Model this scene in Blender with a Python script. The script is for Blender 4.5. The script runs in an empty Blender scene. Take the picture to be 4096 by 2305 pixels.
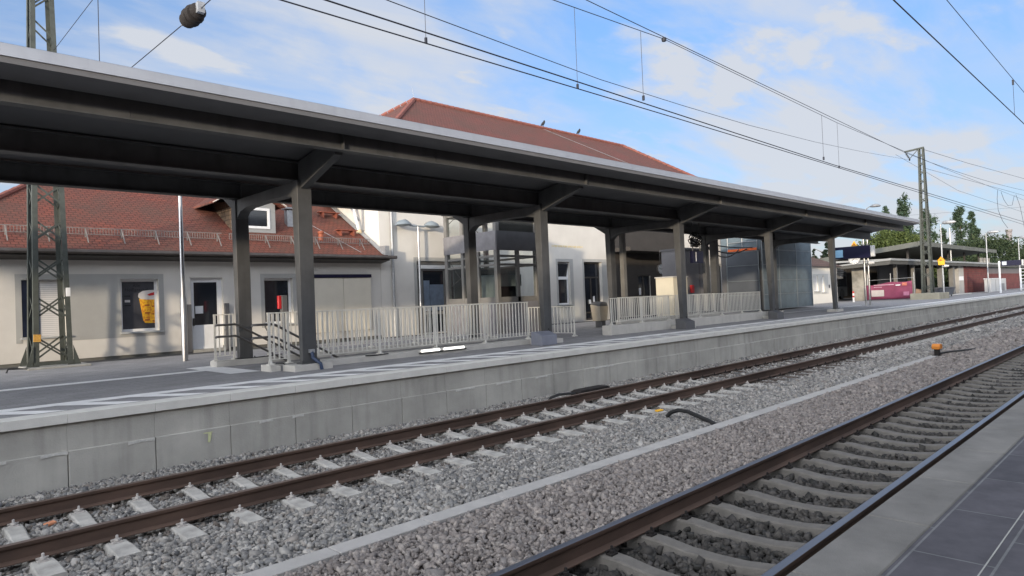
import bpy, bmesh, math, random
import numpy as np
from mathutils import Vector, Matrix
random.seed(7); rng = np.random.default_rng(7)
S = bpy.context.scene
COL = S.collection
R = math.radians

# ------------------------------------------------------------------ camera
def make_camera():
    th = math.atan2(2700, 2719); a = -0.040; pitch = math.atan(46/2700)
    fw0 = Vector((math.sin(th), math.cos(th), 0)); r = Vector((math.cos(th), -math.sin(th), 0)); up0 = Vector((0, 0, 1))
    F = math.cos(pitch)*fw0 + math.sin(pitch)*up0
    u = math.cos(pitch)*up0 - math.sin(pitch)*fw0
    Rr = math.cos(a)*r + math.sin(a)*u; U = -math.sin(a)*r + math.cos(a)*u
    cd = bpy.data.cameras.new('camera'); cd.sensor_width = 36; cd.lens = 36*2700/4096
    cd.clip_start = 0.05; cd.clip_end = 6000
    co = bpy.data.objects.new('camera', cd); COL.objects.link(co)
    m = Matrix((Rr, U, -F)).transposed().to_4x4(); m.translation = Vector((0, 0, 2.03))
    co.matrix_world = m
    S.camera = co
make_camera()

# ------------------------------------------------------------------ light
SUN_DIR = Vector((1.9, 1.0, -0.29)).normalized()      # travel direction of the light
SUN_EL = math.asin(-SUN_DIR.z); SUN_AZ = math.atan2(-SUN_DIR.x, -SUN_DIR.y)   # from +Y, clockwise
def make_world():
    w = bpy.data.worlds.new('World'); S.world = w; w.use_nodes = True
    nt = w.node_tree; N = nt.nodes; L = nt.links; N.clear()
    out = N.new('ShaderNodeOutputWorld'); bg = N.new('ShaderNodeBackground'); bg.inputs[1].default_value = 0.15
    sky = N.new('ShaderNodeTexSky'); sky.sky_type = 'NISHITA'; sky.sun_disc = False
    sky.sun_elevation = SUN_EL; sky.sun_rotation = SUN_AZ; sky.air_density = 1.0; sky.dust_density = 0.6; sky.ozone_density = 1.6
    tint = N.new('ShaderNodeMix'); tint.data_type = 'RGBA'; tint.blend_type = 'MULTIPLY'; tint.inputs[0].default_value = 1
    tint.inputs[7].default_value = (0.92, 0.97, 1.18, 1)
    L.new(sky.outputs[0], tint.inputs[6])
    tc = N.new('ShaderNodeTexCoord'); sep = N.new('ShaderNodeSeparateXYZ'); L.new(tc.outputs['Generated'], sep.inputs[0])
    def math_(op, a, b=None):
        n = N.new('ShaderNodeMath'); n.operation = op
        for i, q in enumerate((a, b)):
            if q is None: continue
            if isinstance(q, (int, float)): n.inputs[i].default_value = q
            else: L.new(q, n.inputs[i])
        return n.outputs[0]
    er = N.new('ShaderNodeValToRGB'); L.new(sep.outputs[2], er.inputs[0]); ee = er.color_ramp.elements; ee.new(0.2)
    for q, (p_, c_) in enumerate(((0.0, (.33, .46, .82)), (0.2, (.42, .56, .84)), (0.55, (.80, .92, 1.16)))): ee[q].position = p_; ee[q].color = c_ + (1,)
    L.new(er.outputs[0], tint.inputs[7])
    zc = math_('MAXIMUM', sep.outputs[2], 0.0); zz = math_('ADD', zc, 0.13)
    px = math_('DIVIDE', sep.outputs[0], zz); py = math_('DIVIDE', sep.outputs[1], zz)
    cmb = N.new('ShaderNodeCombineXYZ'); L.new(px, cmb.inputs[0]); L.new(py, cmb.inputs[1])
    def layer(scale, rot, sx, sy, loc, detail, dist, lo, hi):
        mp = N.new('ShaderNodeMapping'); mp.inputs['Scale'].default_value = (sx, sy, 1); mp.inputs['Rotation'].default_value = (0, 0, rot)
        mp.inputs['Location'].default_value = loc; L.new(cmb.outputs[0], mp.inputs[0])
        n = N.new('ShaderNodeTexNoise'); n.inputs['Scale'].default_value = scale; n.inputs['Detail'].default_value = detail
        n.inputs['Roughness'].default_value = 0.55; n.inputs['Distortion'].default_value = dist; L.new(mp.outputs[0], n.inputs['Vector'])
        r = N.new('ShaderNodeMapRange'); r.interpolation_type = 'SMOOTHSTEP'; r.inputs[1].default_value = lo; r.inputs[2].default_value = hi
        L.new(n.outputs[0], r.inputs[0]); return r.outputs[0]
    m1 = layer(0.9, 0.6, 1.0, 1.7, (1.3, 12.7, 0), 9, 0.35, 0.42, 0.64)
    m2 = layer(1.3, -0.5, 0.55, 2.2, (2.4, 6.2, 0), 8, 0.6, 0.40, 0.72)
    m3 = layer(2.1, 0.25, 0.75, 1.25, (2.9, 14.3, 0), 11, 0.15, 0.50, 0.67)
    hz = N.new('ShaderNodeMapRange'); hz.interpolation_type = 'SMOOTHSTEP'; L.new(sep.outputs[2], hz.inputs[0])
    hz.inputs[1].default_value = 0.42; hz.inputs[2].default_value = 0.0; hz.inputs[3].default_value = 0.0; hz.inputs[4].default_value = 0.50
    cl = math_('MINIMUM', math_('ADD', math_('MAXIMUM', math_('MULTIPLY', m1, 0.68), math_('MULTIPLY', m3, 0.90)), math_('ADD', math_('MULTIPLY', m2, 0.48), hz.outputs[0])), 0.92)
    mx = N.new('ShaderNodeMix'); mx.data_type = 'RGBA'; L.new(cl, mx.inputs[0]); L.new(tint.outputs[2], mx.inputs[6])
    dt = N.new('ShaderNodeVectorMath'); dt.operation = 'DOT_PRODUCT'; L.new(tc.outputs['Generated'], dt.inputs[0]); dt.inputs[1].default_value = tuple(-SUN_DIR)
    gl = N.new('ShaderNodeMapRange'); L.new(dt.outputs['Value'], gl.inputs[0]); gl.inputs[1].default_value = -0.15; gl.inputs[2].default_value = 0.9; gl.inputs[3].default_value = 1.0; gl.inputs[4].default_value = 9.0
    cc = N.new('ShaderNodeVectorMath'); cc.operation = 'SCALE'; cc.inputs[0].default_value = (2.28, 2.36, 2.52); L.new(gl.outputs[0], cc.inputs['Scale'])
    wm = N.new('ShaderNodeMix'); wm.data_type = 'RGBA'; wm.blend_type = 'MULTIPLY'; L.new(gl.outputs[0], wm.inputs[0]); L.new(cc.outputs[0], wm.inputs[6]); wm.inputs[7].default_value = (1.0, 0.965, 0.91, 1); wm.clamp_factor = True
    sb = N.new('ShaderNodeMath'); sb.operation = 'SUBTRACT'; L.new(gl.outputs[0], sb.inputs[0]); sb.inputs[1].default_value = 1.0; L.new(sb.outputs[0], wm.inputs[0])
    L.new(wm.outputs[2], mx.inputs[7])
    L.new(mx.outputs[2], bg.inputs[0]); L.new(bg.outputs[0], out.inputs[0])
make_world()
sd = bpy.data.lights.new('sun', 'SUN'); sd.energy = 2.0; sd.angle = R(1.8); sd.color = (1.0, 0.84, 0.64)
so = bpy.data.objects.new('sun', sd); COL.objects.link(so); so.rotation_mode = 'QUATERNION'
so.rotation_quaternion = SUN_DIR.to_track_quat('-Z', 'Y'); so.location = (-40, -30, 30)
S.view_settings.view_transform = 'Standard'; S.view_settings.look = 'None'
S.view_settings.exposure = 1.02; S.view_settings.gamma = 1.0

# ------------------------------------------------------------------ materials
MATS = {}
def nodes(name):
    m = bpy.data.materials.new(name); m.use_nodes = True
    nt = m.node_tree; b = nt.nodes['Principled BSDF']
    return m, nt, nt.nodes, nt.links, b
def mat(name, col, rough=0.7, var=0.18, scale=4.0, metal=0.0, bump=0.0, bscale=40.0, spec=0.4, streak=0.0, stretch=(1, 1, 1)):
    """plain surface with uneven tone, fine grain and an optional bump"""
    if name in MATS: return MATS[name]
    m, nt, N, L, b = nodes(name)
    b.inputs['Roughness'].default_value = rough; b.inputs['Metallic'].default_value = metal; b.inputs['Specular IOR Level'].default_value = spec
    tc = N.new('ShaderNodeTexCoord'); mp = N.new('ShaderNodeMapping'); mp.inputs['Scale'].default_value = stretch
    L.new(tc.outputs['Object'], mp.inputs[0])
    n1 = N.new('ShaderNodeTexNoise'); n1.inputs['Scale'].default_value = scale; n1.inputs['Detail'].default_value = 8; n1.inputs['Roughness'].default_value = 0.62
    L.new(mp.outputs[0], n1.inputs['Vector'])
    r = N.new('ShaderNodeValToRGB'); e = r.color_ramp.elements
    e[0].position = 0.3; e[1].position = 0.7
    e[0].color = tuple(c*(1-var) for c in col) + (1,); e[1].color = tuple(min(1, c*(1+var)) for c in col) + (1,)
    L.new(n1.outputs[0], r.inputs[0]); last = r.outputs[0]
    if streak:
        mp2 = N.new('ShaderNodeMapping'); mp2.inputs['Scale'].default_value = (3.0, 3.0, 0.25); L.new(tc.outputs['Object'], mp2.inputs[0])
        n2 = N.new('ShaderNodeTexNoise'); n2.inputs['Scale'].default_value = 1.6; n2.inputs['Detail'].default_value = 6; L.new(mp2.outputs[0], n2.inputs['Vector'])
        r2 = N.new('ShaderNodeMapRange'); r2.inputs[1].default_value = 0.5; r2.inputs[2].default_value = 0.75; r2.inputs[3].default_value = 1.0; r2.inputs[4].default_value = 1-streak
        L.new(n2.outputs[0], r2.inputs[0])
        mm = N.new('ShaderNodeMix'); mm.data_type = 'RGBA'; mm.blend_type = 'MULTIPLY'; mm.inputs[0].default_value = 1
        L.new(last, mm.inputs[6]); L.new(r2.outputs[0], mm.inputs[7]); last = mm.outputs[2]
    L.new(last, b.inputs['Base Color'])
    if bump:
        n3 = N.new('ShaderNodeTexNoise'); n3.inputs['Scale'].default_value = bscale; n3.inputs['Detail'].default_value = 5; L.new(mp.outputs[0], n3.inputs['Vector'])
        bp = N.new('ShaderNodeBump'); bp.inputs['Strength'].default_value = bump; bp.inputs['Distance'].default_value = 0.02
        L.new(n3.outputs[0], bp.inputs['Height']); L.new(bp.outputs[0], b.inputs['Normal'])
    MATS[name] = m; return m
def brick_mat(name, c1, c2, cm, bw, bh, mortar, axes='XY', rough=0.8, bump=0.4, noise=0.25, offset=0.5, zscale=1.0, grain=2.0):
    """coursed surface: pavers, tiles, brickwork"""
    if name in MATS: return MATS[name]
    m, nt, N, L, b = nodes(name)
    b.inputs['Roughness'].default_value = rough; b.inputs['Specular IOR Level'].default_value = 0.3
    tc = N.new('ShaderNodeTexCoord'); sp = N.new('ShaderNodeSeparateXYZ'); L.new(tc.outputs['Object'], sp.inputs[0])
    cb = N.new('ShaderNodeCombineXYZ'); ix = {'X': 0, 'Y': 1, 'Z': 2}
    L.new(sp.outputs[ix[axes[0]]], cb.inputs[0])
    mz = N.new('ShaderNodeMath'); mz.operation = 'MULTIPLY'; mz.inputs[1].default_value = zscale
    L.new(sp.outputs[ix[axes[1]]], mz.inputs[0]); L.new(mz.outputs[0], cb.inputs[1])
    bt = N.new('ShaderNodeTexBrick'); bt.offset = offset; bt.inputs['Scale'].default_value = 1
    bt.inputs['Brick Width'].default_value = bw; bt.inputs['Row Height'].default_value = bh; bt.inputs['Mortar Size'].default_value = mortar
    bt.inputs['Mortar Smooth'].default_value = 0.2
    bt.inputs['Color1'].default_value = c1 + (1,); bt.inputs['Color2'].default_value = c2 + (1,); bt.inputs['Mortar'].default_value = cm + (1,)
    L.new(cb.outputs[0], bt.inputs['Vector'])
    n = N.new('ShaderNodeTexNoise'); n.inputs['Scale'].default_value = grain; n.inputs['Detail'].default_value = 9; n.inputs['Roughness'].default_value = 0.65
    L.new(tc.outputs['Object'], n.inputs['Vector'])
    mr = N.new('ShaderNodeMapRange'); mr.inputs[1].default_value = 0.3; mr.inputs[2].default_value = 0.7; mr.inputs[3].default_value = 1-noise; mr.inputs[4].default_value = 1+noise
    L.new(n.outputs[0], mr.inputs[0])
    mm = N.new('ShaderNodeMix'); mm.data_type = 'RGBA'; mm.blend_type = 'MULTIPLY'; mm.inputs[0].default_value = 1
    L.new(bt.outputs[0], mm.inputs[6]); L.new(mr.outputs[0], mm.inputs[7]); L.new(mm.outputs[2], b.inputs['Base Color'])
    bp = N.new('ShaderNodeBump'); bp.inputs['Strength'].default_value = bump; bp.inputs['Distance'].default_value = 0.01; bp.invert = True
    L.new(bt.outputs['Fac'], bp.inputs['Height']); L.new(bp.outputs[0], b.inputs['Normal'])
    MATS[name] = m; return m
def tile_mat(name, base, alt, row=0.16, zs=1.0, rough=0.8, axes='XZ'):
    """plain clay tiles: offset courses, a saw-tooth step down each course, lichen blotches"""
    if name in MATS: return MATS[name]
    m, nt, N, L, b = nodes(name)
    b.inputs['Roughness'].default_value = rough; b.inputs['Specular IOR Level'].default_value = 0.25
    tc = N.new('ShaderNodeTexCoord'); sp = N.new('ShaderNodeSeparateXYZ'); L.new(tc.outputs['Object'], sp.inputs[0])
    def M(op, a, c=None):
        q = N.new('ShaderNodeMath'); q.operation = op
        for i, z in enumerate((a, c)):
            if z is None: continue
            if isinstance(z, (int, float)): q.inputs[i].default_value = z
            else: L.new(z, q.inputs[i])
        return q.outputs[0]
    v = M('MULTIPLY', sp.outputs[{'X': 0, 'Y': 1, 'Z': 2}[axes[1]]], zs)
    cb = N.new('ShaderNodeCombineXYZ'); L.new(sp.outputs[{'X': 0, 'Y': 1, 'Z': 2}[axes[0]]], cb.inputs[0]); L.new(v, cb.inputs[1])
    bt = N.new('ShaderNodeTexBrick'); bt.offset = 0.5; bt.inputs['Scale'].default_value = 1
    bt.inputs['Brick Width'].default_value = 0.18; bt.inputs['Row Height'].default_value = row; bt.inputs['Mortar Size'].default_value = 0.012
    bt.inputs['Color1'].default_value = base + (1,); bt.inputs['Color2'].default_value = alt + (1,); bt.inputs['Mortar'].default_value = tuple(c*0.35 for c in base) + (1,)
    L.new(cb.outputs[0], bt.inputs['Vector'])
    n = N.new('ShaderNodeTexNoise'); n.inputs['Scale'].default_value = 0.9; n.inputs['Detail'].default_value = 8; n.inputs['Roughness'].default_value = 0.7
    L.new(tc.outputs['Object'], n.inputs['Vector'])
    mr = N.new('ShaderNodeMapRange'); mr.inputs[1].default_value = 0.35; mr.inputs[2].default_value = 0.68; mr.inputs[3].default_value = 0.05; mr.inputs[4].default_value = 0.70
    L.new(n.outputs[0], mr.inputs[0])
    mx = N.new('ShaderNodeMix'); mx.data_type = 'RGBA'; L.new(mr.outputs[0], mx.inputs[0]); L.new(bt.outputs[0], mx.inputs[6]); mx.inputs[7].default_value = (0.085, 0.058, 0.045, 1)
    L.new(mx.outputs[2], b.inputs['Base Color'])
    fr = M('FRACT', M('DIVIDE', v, row))
    saw = M('SUBTRACT', M('MULTIPLY', M('SUBTRACT', 1.0, fr), 0.75), bt.outputs['Fac'])
    bp = N.new('ShaderNodeBump'); bp.inputs['Strength'].default_value = 0.8; bp.inputs['Distance'].default_value = 0.03
    L.new(saw, bp.inputs['Height']); L.new(bp.outputs[0], b.inputs['Normal'])
    MATS[name] = m; return m
def island_mat(name, cols, rough=0.9, leaf=False, bump=0.0):
    """each loose piece of the mesh takes its own tone"""
    if name in MATS: return MATS[name]
    m, nt, N, L, b = nodes(name)
    b.inputs['Roughness'].default_value = rough; b.inputs['Specular IOR Level'].default_value = 0.25
    g = N.new('ShaderNodeNewGeometry'); r = N.new('ShaderNodeValToRGB')
    e = r.color_ramp.elements
    while len(e) < len(cols): e.new(0.5)
    for i, c in enumerate(cols):
        e[i].position = i/(len(cols)-1); e[i].color = c + (1,)
    L.new(g.outputs['Random Per Island'], r.inputs[0]); L.new(r.outputs[0], b.inputs['Base Color'])
    if leaf:
        tr = N.new('ShaderNodeBsdfTranslucent'); L.new(r.outputs[0], tr.inputs[0])
        ms = N.new('ShaderNodeMixShader'); ms.inputs[0].default_value = 0.3
        L.new(b.outputs[0], ms.inputs[1]); L.new(tr.outputs[0], ms.inputs[2]); L.new(ms.outputs[0], N['Material Output'].inputs[0])
    MATS[name] = m; return m
def ballast_bed(name, c1, c2, c3):
    m, nt, N, L, b = nodes(name); b.inputs['Roughness'].default_value = 0.95; b.inputs['Specular IOR Level'].default_value = 0.15
    tc = N.new('ShaderNodeTexCoord')
    v = N.new('ShaderNodeTexVoronoi'); v.inputs['Scale'].default_value = 17; L.new(tc.outputs['Object'], v.inputs['Vector'])
    r = N.new('ShaderNodeValToRGB'); e = r.color_ramp.elements; e.new(0.5)
    for i, c in enumerate((c1, c2, c3)): e[i].position = i/2; e[i].color = c + (1,)
    sp = N.new('ShaderNodeSeparateColor'); L.new(v.outputs['Color'], sp.inputs[0]); L.new(sp.outputs[0], r.inputs[0]); L.new(r.outputs[0], b.inputs['Base Color'])
    bp = N.new('ShaderNodeBump'); bp.inputs['Strength'].default_value = 1.0; bp.inputs['Distance'].default_value = 0.05; bp.invert = True
    L.new(v.outputs['Distance'], bp.inputs['Height']); L.new(bp.outputs[0], b.inputs['Normal'])
    return m

concrete = mat('concrete', (0.33, 0.325, 0.30), 0.85, 0.14, 2.2, bump=0.25, bscale=60, streak=0.22)
concrete_wall = mat('cast concrete', (0.385, 0.372, 0.335), 0.85, 0.20, 0.9, bump=0.25, bscale=45, streak=0.26)
coping_c = mat('pale concrete slab', (0.60, 0.585, 0.54), 0.8, 0.08, 3, bump=0.15, bscale=90)
curb_c = mat('new concrete', (0.50, 0.48, 0.44), 0.85, 0.10, 3, bump=0.2, bscale=60, streak=0.12)
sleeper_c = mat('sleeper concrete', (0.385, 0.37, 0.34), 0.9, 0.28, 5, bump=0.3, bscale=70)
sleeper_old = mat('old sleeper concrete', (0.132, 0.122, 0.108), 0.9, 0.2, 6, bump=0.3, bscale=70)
sleeper_dark = mat('dark sleeper timber', (0.075, 0.06, 0.05), 0.9, 0.3, 6, bump=0.3, bscale=50)
rail_rust = mat('rusty rail steel', (0.072, 0.045, 0.033), 0.75, 0.5, 2.2, bump=0.1, bscale=50, stretch=(0.3, 1, 1))
rail_top = mat('worn rail head', (0.20, 0.20, 0.215), 0.38, 0.2, 3, metal=0.85, stretch=(0.1, 2, 1))
rail_top_old = mat('dull rail head', (0.16, 0.12, 0.10), 0.55, 0.25, 3, metal=0.4, stretch=(0.1, 2, 1))
clip_m = mat('pale rail clip', (0.46, 0.43, 0.40), 0.6, 0.2, 30)
canopy_steel = mat('dark grey canopy paint', (0.070, 0.071, 0.072), 0.55, 0.24, 1.8, spec=0.4, bump=0.05, streak=0.25)
canopy_zinc = mat('zinc fascia', (0.34, 0.355, 0.385), 0.45, 0.08, 1.5, metal=0.35, streak=0.1, stretch=(0.2, 1, 1))
canopy_deck = mat('dark roof deck', (0.10, 0.10, 0.102), 0.6, 0.12, 1.0)
rail_paint = mat('pale grey railing paint', (0.58, 0.565, 0.515), 0.5, 0.06, 5)
steel = mat('brushed steel', (0.42, 0.42, 0.42), 0.3, 0.10, 8, metal=0.9)
galv = mat('galvanised steel', (0.36, 0.37, 0.38), 0.5, 0.15, 12, metal=0.55)
mast_green = mat('green-grey mast paint', (0.062, 0.070, 0.062), 0.7, 0.25, 5, bump=0.08)
render_cream = mat('cream render', (0.585, 0.565, 0.525), 0.92, 0.07, 0.8, bump=0.25, bscale=140)
render_white = mat('white render', (0.70, 0.69, 0.665), 0.92, 0.05, 1.0, bump=0.2, bscale=140, streak=0.0)
render_grey = mat('grey painted render', (0.36, 0.36, 0.345), 0.92, 0.06, 1.5, bump=0.25, bscale=140)
plinth_m = mat('dark plinth', (0.13, 0.13, 0.12), 0.9, 0.2, 3, bump=0.2)
white_pvc = mat('white window frame', (0.72, 0.73, 0.74), 0.4, 0.04, 6)
glass = mat('dark window glass', (0.015, 0.018, 0.024), 0.06, 0.3, 1.5, spec=0.8)
shutter_m = brick_mat('shutter slats', (0.62, 0.61, 0.60), (0.60, 0.59, 0.58), (0.38, 0.38, 0.38), 9, 0.055, 0.006, 'XZ', 0.6, 0.5, 0.04)
tile_low = tile_mat('weathered clay tiles', (0.215, 0.062, 0.040), (0.16, 0.052, 0.038), 0.15, 1.92)
tile_high = tile_mat('faded clay tiles', (0.20, 0.070, 0.055), (0.172, 0.062, 0.050), 0.15, 1.74)
tile_ridge = mat('clay ridge tile', (0.20, 0.072, 0.055), 0.8, 0.25, 6)
tile_hung = tile_mat('brown hung tiles', (0.15, 0.11, 0.075), (0.12, 0.09, 0.065), 0.15, axes='YZ')
gutter_m = mat('dark gutter metal', (0.05, 0.045, 0.04), 0.5, 0.2, 5)
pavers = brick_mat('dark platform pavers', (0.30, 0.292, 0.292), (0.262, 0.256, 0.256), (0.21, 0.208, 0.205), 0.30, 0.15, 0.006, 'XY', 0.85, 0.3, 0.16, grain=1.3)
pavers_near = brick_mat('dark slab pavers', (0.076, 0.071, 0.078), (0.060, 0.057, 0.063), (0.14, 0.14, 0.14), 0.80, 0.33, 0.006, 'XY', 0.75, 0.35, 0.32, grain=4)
asphalt = mat('asphalt', (0.06, 0.06, 0.062), 0.9, 0.25, 2, bump=0.4, bscale=120)
white_paint = mat('white paving', (0.80, 0.79, 0.77), 0.75, 0.10, 4)
earth = mat('earth and gravel', (0.16, 0.145, 0.12), 0.95, 0.3, 0.5, bump=0.3, bscale=15)
black_rubber = mat('black rubber', (0.018, 0.018, 0.018), 0.6, 0.2, 10)
orange_paint = mat('orange plastic', (0.58, 0.20, 0.025), 0.5, 0.1, 10)
yellow_paint = mat('yellow plastic', (0.80, 0.42, 0.03), 0.5, 0.1, 10)
red_paint = mat('red paint', (0.45, 0.016, 0.02), 0.45, 0.08, 8)
navy = mat('navy sign face', (0.006, 0.006, 0.027), 0.35, 0.1, 3)
sky_blue = mat('pale blue screen', (0.25, 0.45, 0.62), 0.4, 0.06, 6)
pale_grey = mat('pale grey plastic', (0.50, 0.50, 0.49), 0.5, 0.05, 6)
dark_panel = mat('dark grey panel', (0.10, 0.10, 0.105), 0.6, 0.12, 3)
shade_brown = mat('deep shade brown', (0.045, 0.040, 0.036), 0.7, 0.15, 2)  # shade of recesses and roof undersides put into this near-black brown
lift_steel = mat('lift frame paint', (0.165, 0.16, 0.15), 0.5, 0.12, 3)
lift_clad = mat('dusty metal cladding', (0.20, 0.195, 0.205), 0.5, 0.2, 2.0, metal=0.2)
blue_panel = mat('blue-grey panel', (0.115, 0.15, 0.175), 0.5, 0.2, 1.3, spec=0.25)
slate_panel = mat('slate-grey panel', (0.075, 0.085, 0.10), 0.45, 0.15, 1.3)
rust_brown = mat('dark brown cast iron', (0.016, 0.013, 0.012), 0.8, 0.3, 12)
brick_red = brick_mat('red brickwork', (0.16, 0.044, 0.042), (0.12, 0.037, 0.036), (0.12, 0.07, 0.06), 1.6, 0.22, 0.02, 'XZ', 0.85, 0.3, 0.3, grain=1.2)
magenta = mat('faded magenta tarpaulin', (0.20, 0.040, 0.085), 0.7, 0.22, 2.0, bump=0.3, bscale=5)
cardboard = mat('brown board', (0.30, 0.19, 0.12), 0.9, 0.2, 6)
bark = mat('bark', (0.10, 0.08, 0.06), 0.95, 0.3, 4)

# ------------------------------------------------------------------ mesh helpers
class MB:
    def __init__(self): self.v = []; self.f = []
    def add(self, vs, fs):
        o = len(self.v); self.v += [tuple(p) for p in vs]; self.f += [tuple(i+o for i in q) for q in fs]; return self
    def box(self, x0, x1, y0, y1, z0, z1):
        x0, x1 = min(x0, x1), max(x0, x1); y0, y1 = min(y0, y1), max(y0, y1); z0, z1 = min(z0, z1), max(z0, z1)
        return self.add([(x0, y0, z0), (x1, y0, z0), (x1, y1, z0), (x0, y1, z0), (x0, y0, z1), (x1, y0, z1), (x1, y1, z1), (x0, y1, z1)],
                        [(0, 3, 2, 1), (4, 5, 6, 7), (0, 1, 5, 4), (1, 2, 6, 5), (2, 3, 7, 6), (3, 0, 4, 7)])
    def bar(self, p, q, w, h, up=(0, 0, 1), w2=None, h2=None):
        p = Vector(p); q = Vector(q); d = (q-p).normalized(); s = d.cross(Vector(up))
        if s.length < 1e-4: s = d.cross(Vector((0, 1, 0)))
        s.normalize(); t = s.cross(d).normalized(); w2 = w if w2 is None else w2; h2 = h if h2 is None else h2
        vs = []
        for c, a, b in ((p, w/2, h/2), (q, w2/2, h2/2)):
            vs += [c-s*a-t*b, c+s*a-t*b, c+s*a+t*b, c-s*a+t*b]
        return self.add(vs, [(0, 3, 2, 1), (4, 5, 6, 7), (0, 1, 5, 4), (1, 2, 6, 5), (2, 3, 7, 6), (3, 0, 4, 7)])
    def tube(self, pts, r, n=8, r2=None, cap=True):
        pts = [Vector(p) for p in pts]; o = len(self.v); k = len(pts)
        prev = None
        for i, p in enumerate(pts):
            d = (pts[min(i+1, k-1)]-pts[max(i-1, 0)]).normalized()
            if prev is None:
                s = d.cross(Vector((0, 0, 1)))
                if s.length < 1e-3: s = d.cross(Vector((0, 1, 0)))
            else: s = prev - d*prev.dot(d)
            s.normalize(); prev = s; t = s.cross(d)
            rr = r if r2 is None else r+(r2-r)*i/max(1, k-1)
            for j in range(n):
                a = 2*math.pi*j/n; self.v.append(tuple(p+s*math.cos(a)*rr+t*math.sin(a)*rr))
        for i in range(k-1):
            for j in range(n):
                a = o+i*n+j; b = o+i*n+(j+1) % n; self.f.append((a, a+n, b+n, b))
        if cap: self.f.append(tuple(o+j for j in range(n))); self.f.append(tuple(o+(k-1)*n+j for j in reversed(range(n))))
        return self
    def lathe(self, prof, c, n=20, axis='Z'):
        o = len(self.v); k = len(prof)
        for r, z in prof:
            for j in range(n):
                a = 2*math.pi*j/n; x, y = r*math.cos(a), r*math.sin(a)
                p = {'Z': (x, y, z), 'Y': (x, z, y), 'X': (z, x, y)}[axis]
                self.v.append((c[0]+p[0], c[1]+p[1], c[2]+p[2]))
        for i in range(k-1):
            for j in range(n):
                a = o+i*n+j; b = o+i*n+(j+1) % n; self.f.append((a, b, b+n, a+n))
        self.f.append(tuple(o+j for j in reversed(range(n)))); self.f.append(tuple(o+(k-1)*n+j for j in range(n)))
        return self
    def prism(self, poly, lo, hi, axis='X'):
        """poly: 2-D outline; X -> (y,z), Y -> (x,z), Z -> (x,y)"""
        n = len(poly)
        g = {'X': lambda a, b, t: (t, a, b), 'Y': lambda a, b, t: (a, t, b), 'Z': lambda a, b, t: (a, b, t)}[axis]
        vs = [g(a, b, lo) for a, b in poly]+[g(a, b, hi) for a, b in poly]
        fs = [(i, (i+1) % n, (i+1) % n+n, i+n) for i in range(n)]+[tuple(reversed(range(n))), tuple(range(n, 2*n))]
        return self.add(vs, fs)
    def sweep(self, path, sec):
        """a section (y,z) carried along X positions path [(x, dy, dz)]"""
        o = len(self.v); n = len(sec)
        for x, dy, dz in path:
            for y, z in sec: self.v.append((x, y+dy, z+dz))
        for i in range(len(path)-1):
            for j in range(n):
                a = o+i*n+j; b = o+i*n+(j+1) % n; self.f.append((a, b, b+n, a+n))
        self.f.append(tuple(o+j for j in reversed(range(n)))); self.f.append(tuple(o+(len(path)-1)*n+j for j in range(n)))
        return self
    def build(self, name, material, parent=None, smooth=False, bevel=0.0, origin=None):
        off = Vector(origin) if origin else Vector((0, 0, 0))
        p = parent; base = Vector((0, 0, 0))
        while p is not None: base += p.location; p = p.parent
        vs = [(x-base.x-off.x, y-base.y-off.y, z-base.z-off.z) for x, y, z in self.v]
        me = bpy.data.meshes.new(name); me.from_pydata(vs, [], self.f); me.update()
        bm = bmesh.new(); bm.from_mesh(me); bmesh.ops.recalc_face_normals(bm, faces=bm.faces)
        if bevel: bmesh.ops.bevel(bm, geom=list(bm.edges), offset=bevel, segments=1, affect='EDGES', clamp_overlap=True)
        bm.to_mesh(me); bm.free()
        if smooth:
            for q in me.polygons: q.use_smooth = True
            try: me.set_sharp_from_angle(angle=R(40))
            except Exception: pass
        me.materials.append(material)
        o = bpy.data.objects.new(name, me); COL.objects.link(o)
        o.parent = parent; o.location = off
        return o
def thing(name, label, cat, loc=(0, 0, 0), group=None):
    o = bpy.data.objects.new(name, None); COL.objects.link(o); o.location = loc; o.empty_display_size = 0.2
    o['label'] = label; o['category'] = cat
    if group: o['group'] = group
    return o
def tag(o, label, cat, group=None):
    o['label'] = label; o['category'] = cat
    if group: o['group'] = group
    return o
def kind(o, k): o['kind'] = k; return o
def struct(o): o['kind'] = 'structure'; return o
def dup(src, loc, label=None, group=None):
    def cp(o, parent):
        c = o.copy(); COL.objects.link(c); c.parent = parent
        for ch in list(o.children): cp(ch, c)
        return c
    c = cp(src, None); c.location = loc
    if label: c['label'] = label
    if group: c['group'] = group
    return c
def text_mesh(body, size, loc, rot, material, name, parent, extrude=0.004):
    cu = bpy.data.curves.new(name, 'FONT'); cu.body = body; cu.size = size; cu.extrude = extrude; cu.align_x = 'CENTER'; cu.align_y = 'CENTER'
    t = bpy.data.objects.new(name, cu); COL.objects.link(t)
    dg = bpy.context.evaluated_depsgraph_get(); dg.update()
    me = bpy.data.meshes.new_from_object(t.evaluated_get(dg)); me.name = name
    bpy.data.objects.remove(t); me.materials.clear(); me.materials.append(material)
    o = bpy.data.objects.new(name, me); COL.objects.link(o); o.parent = parent
    base = Vector((0, 0, 0)); p = parent
    while p is not None: base += p.location; p = p.parent
    o.location = Vector(loc)-base; o.rotation_euler = rot
    return o

PZ = 0.78                                         # top of the far platform
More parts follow.
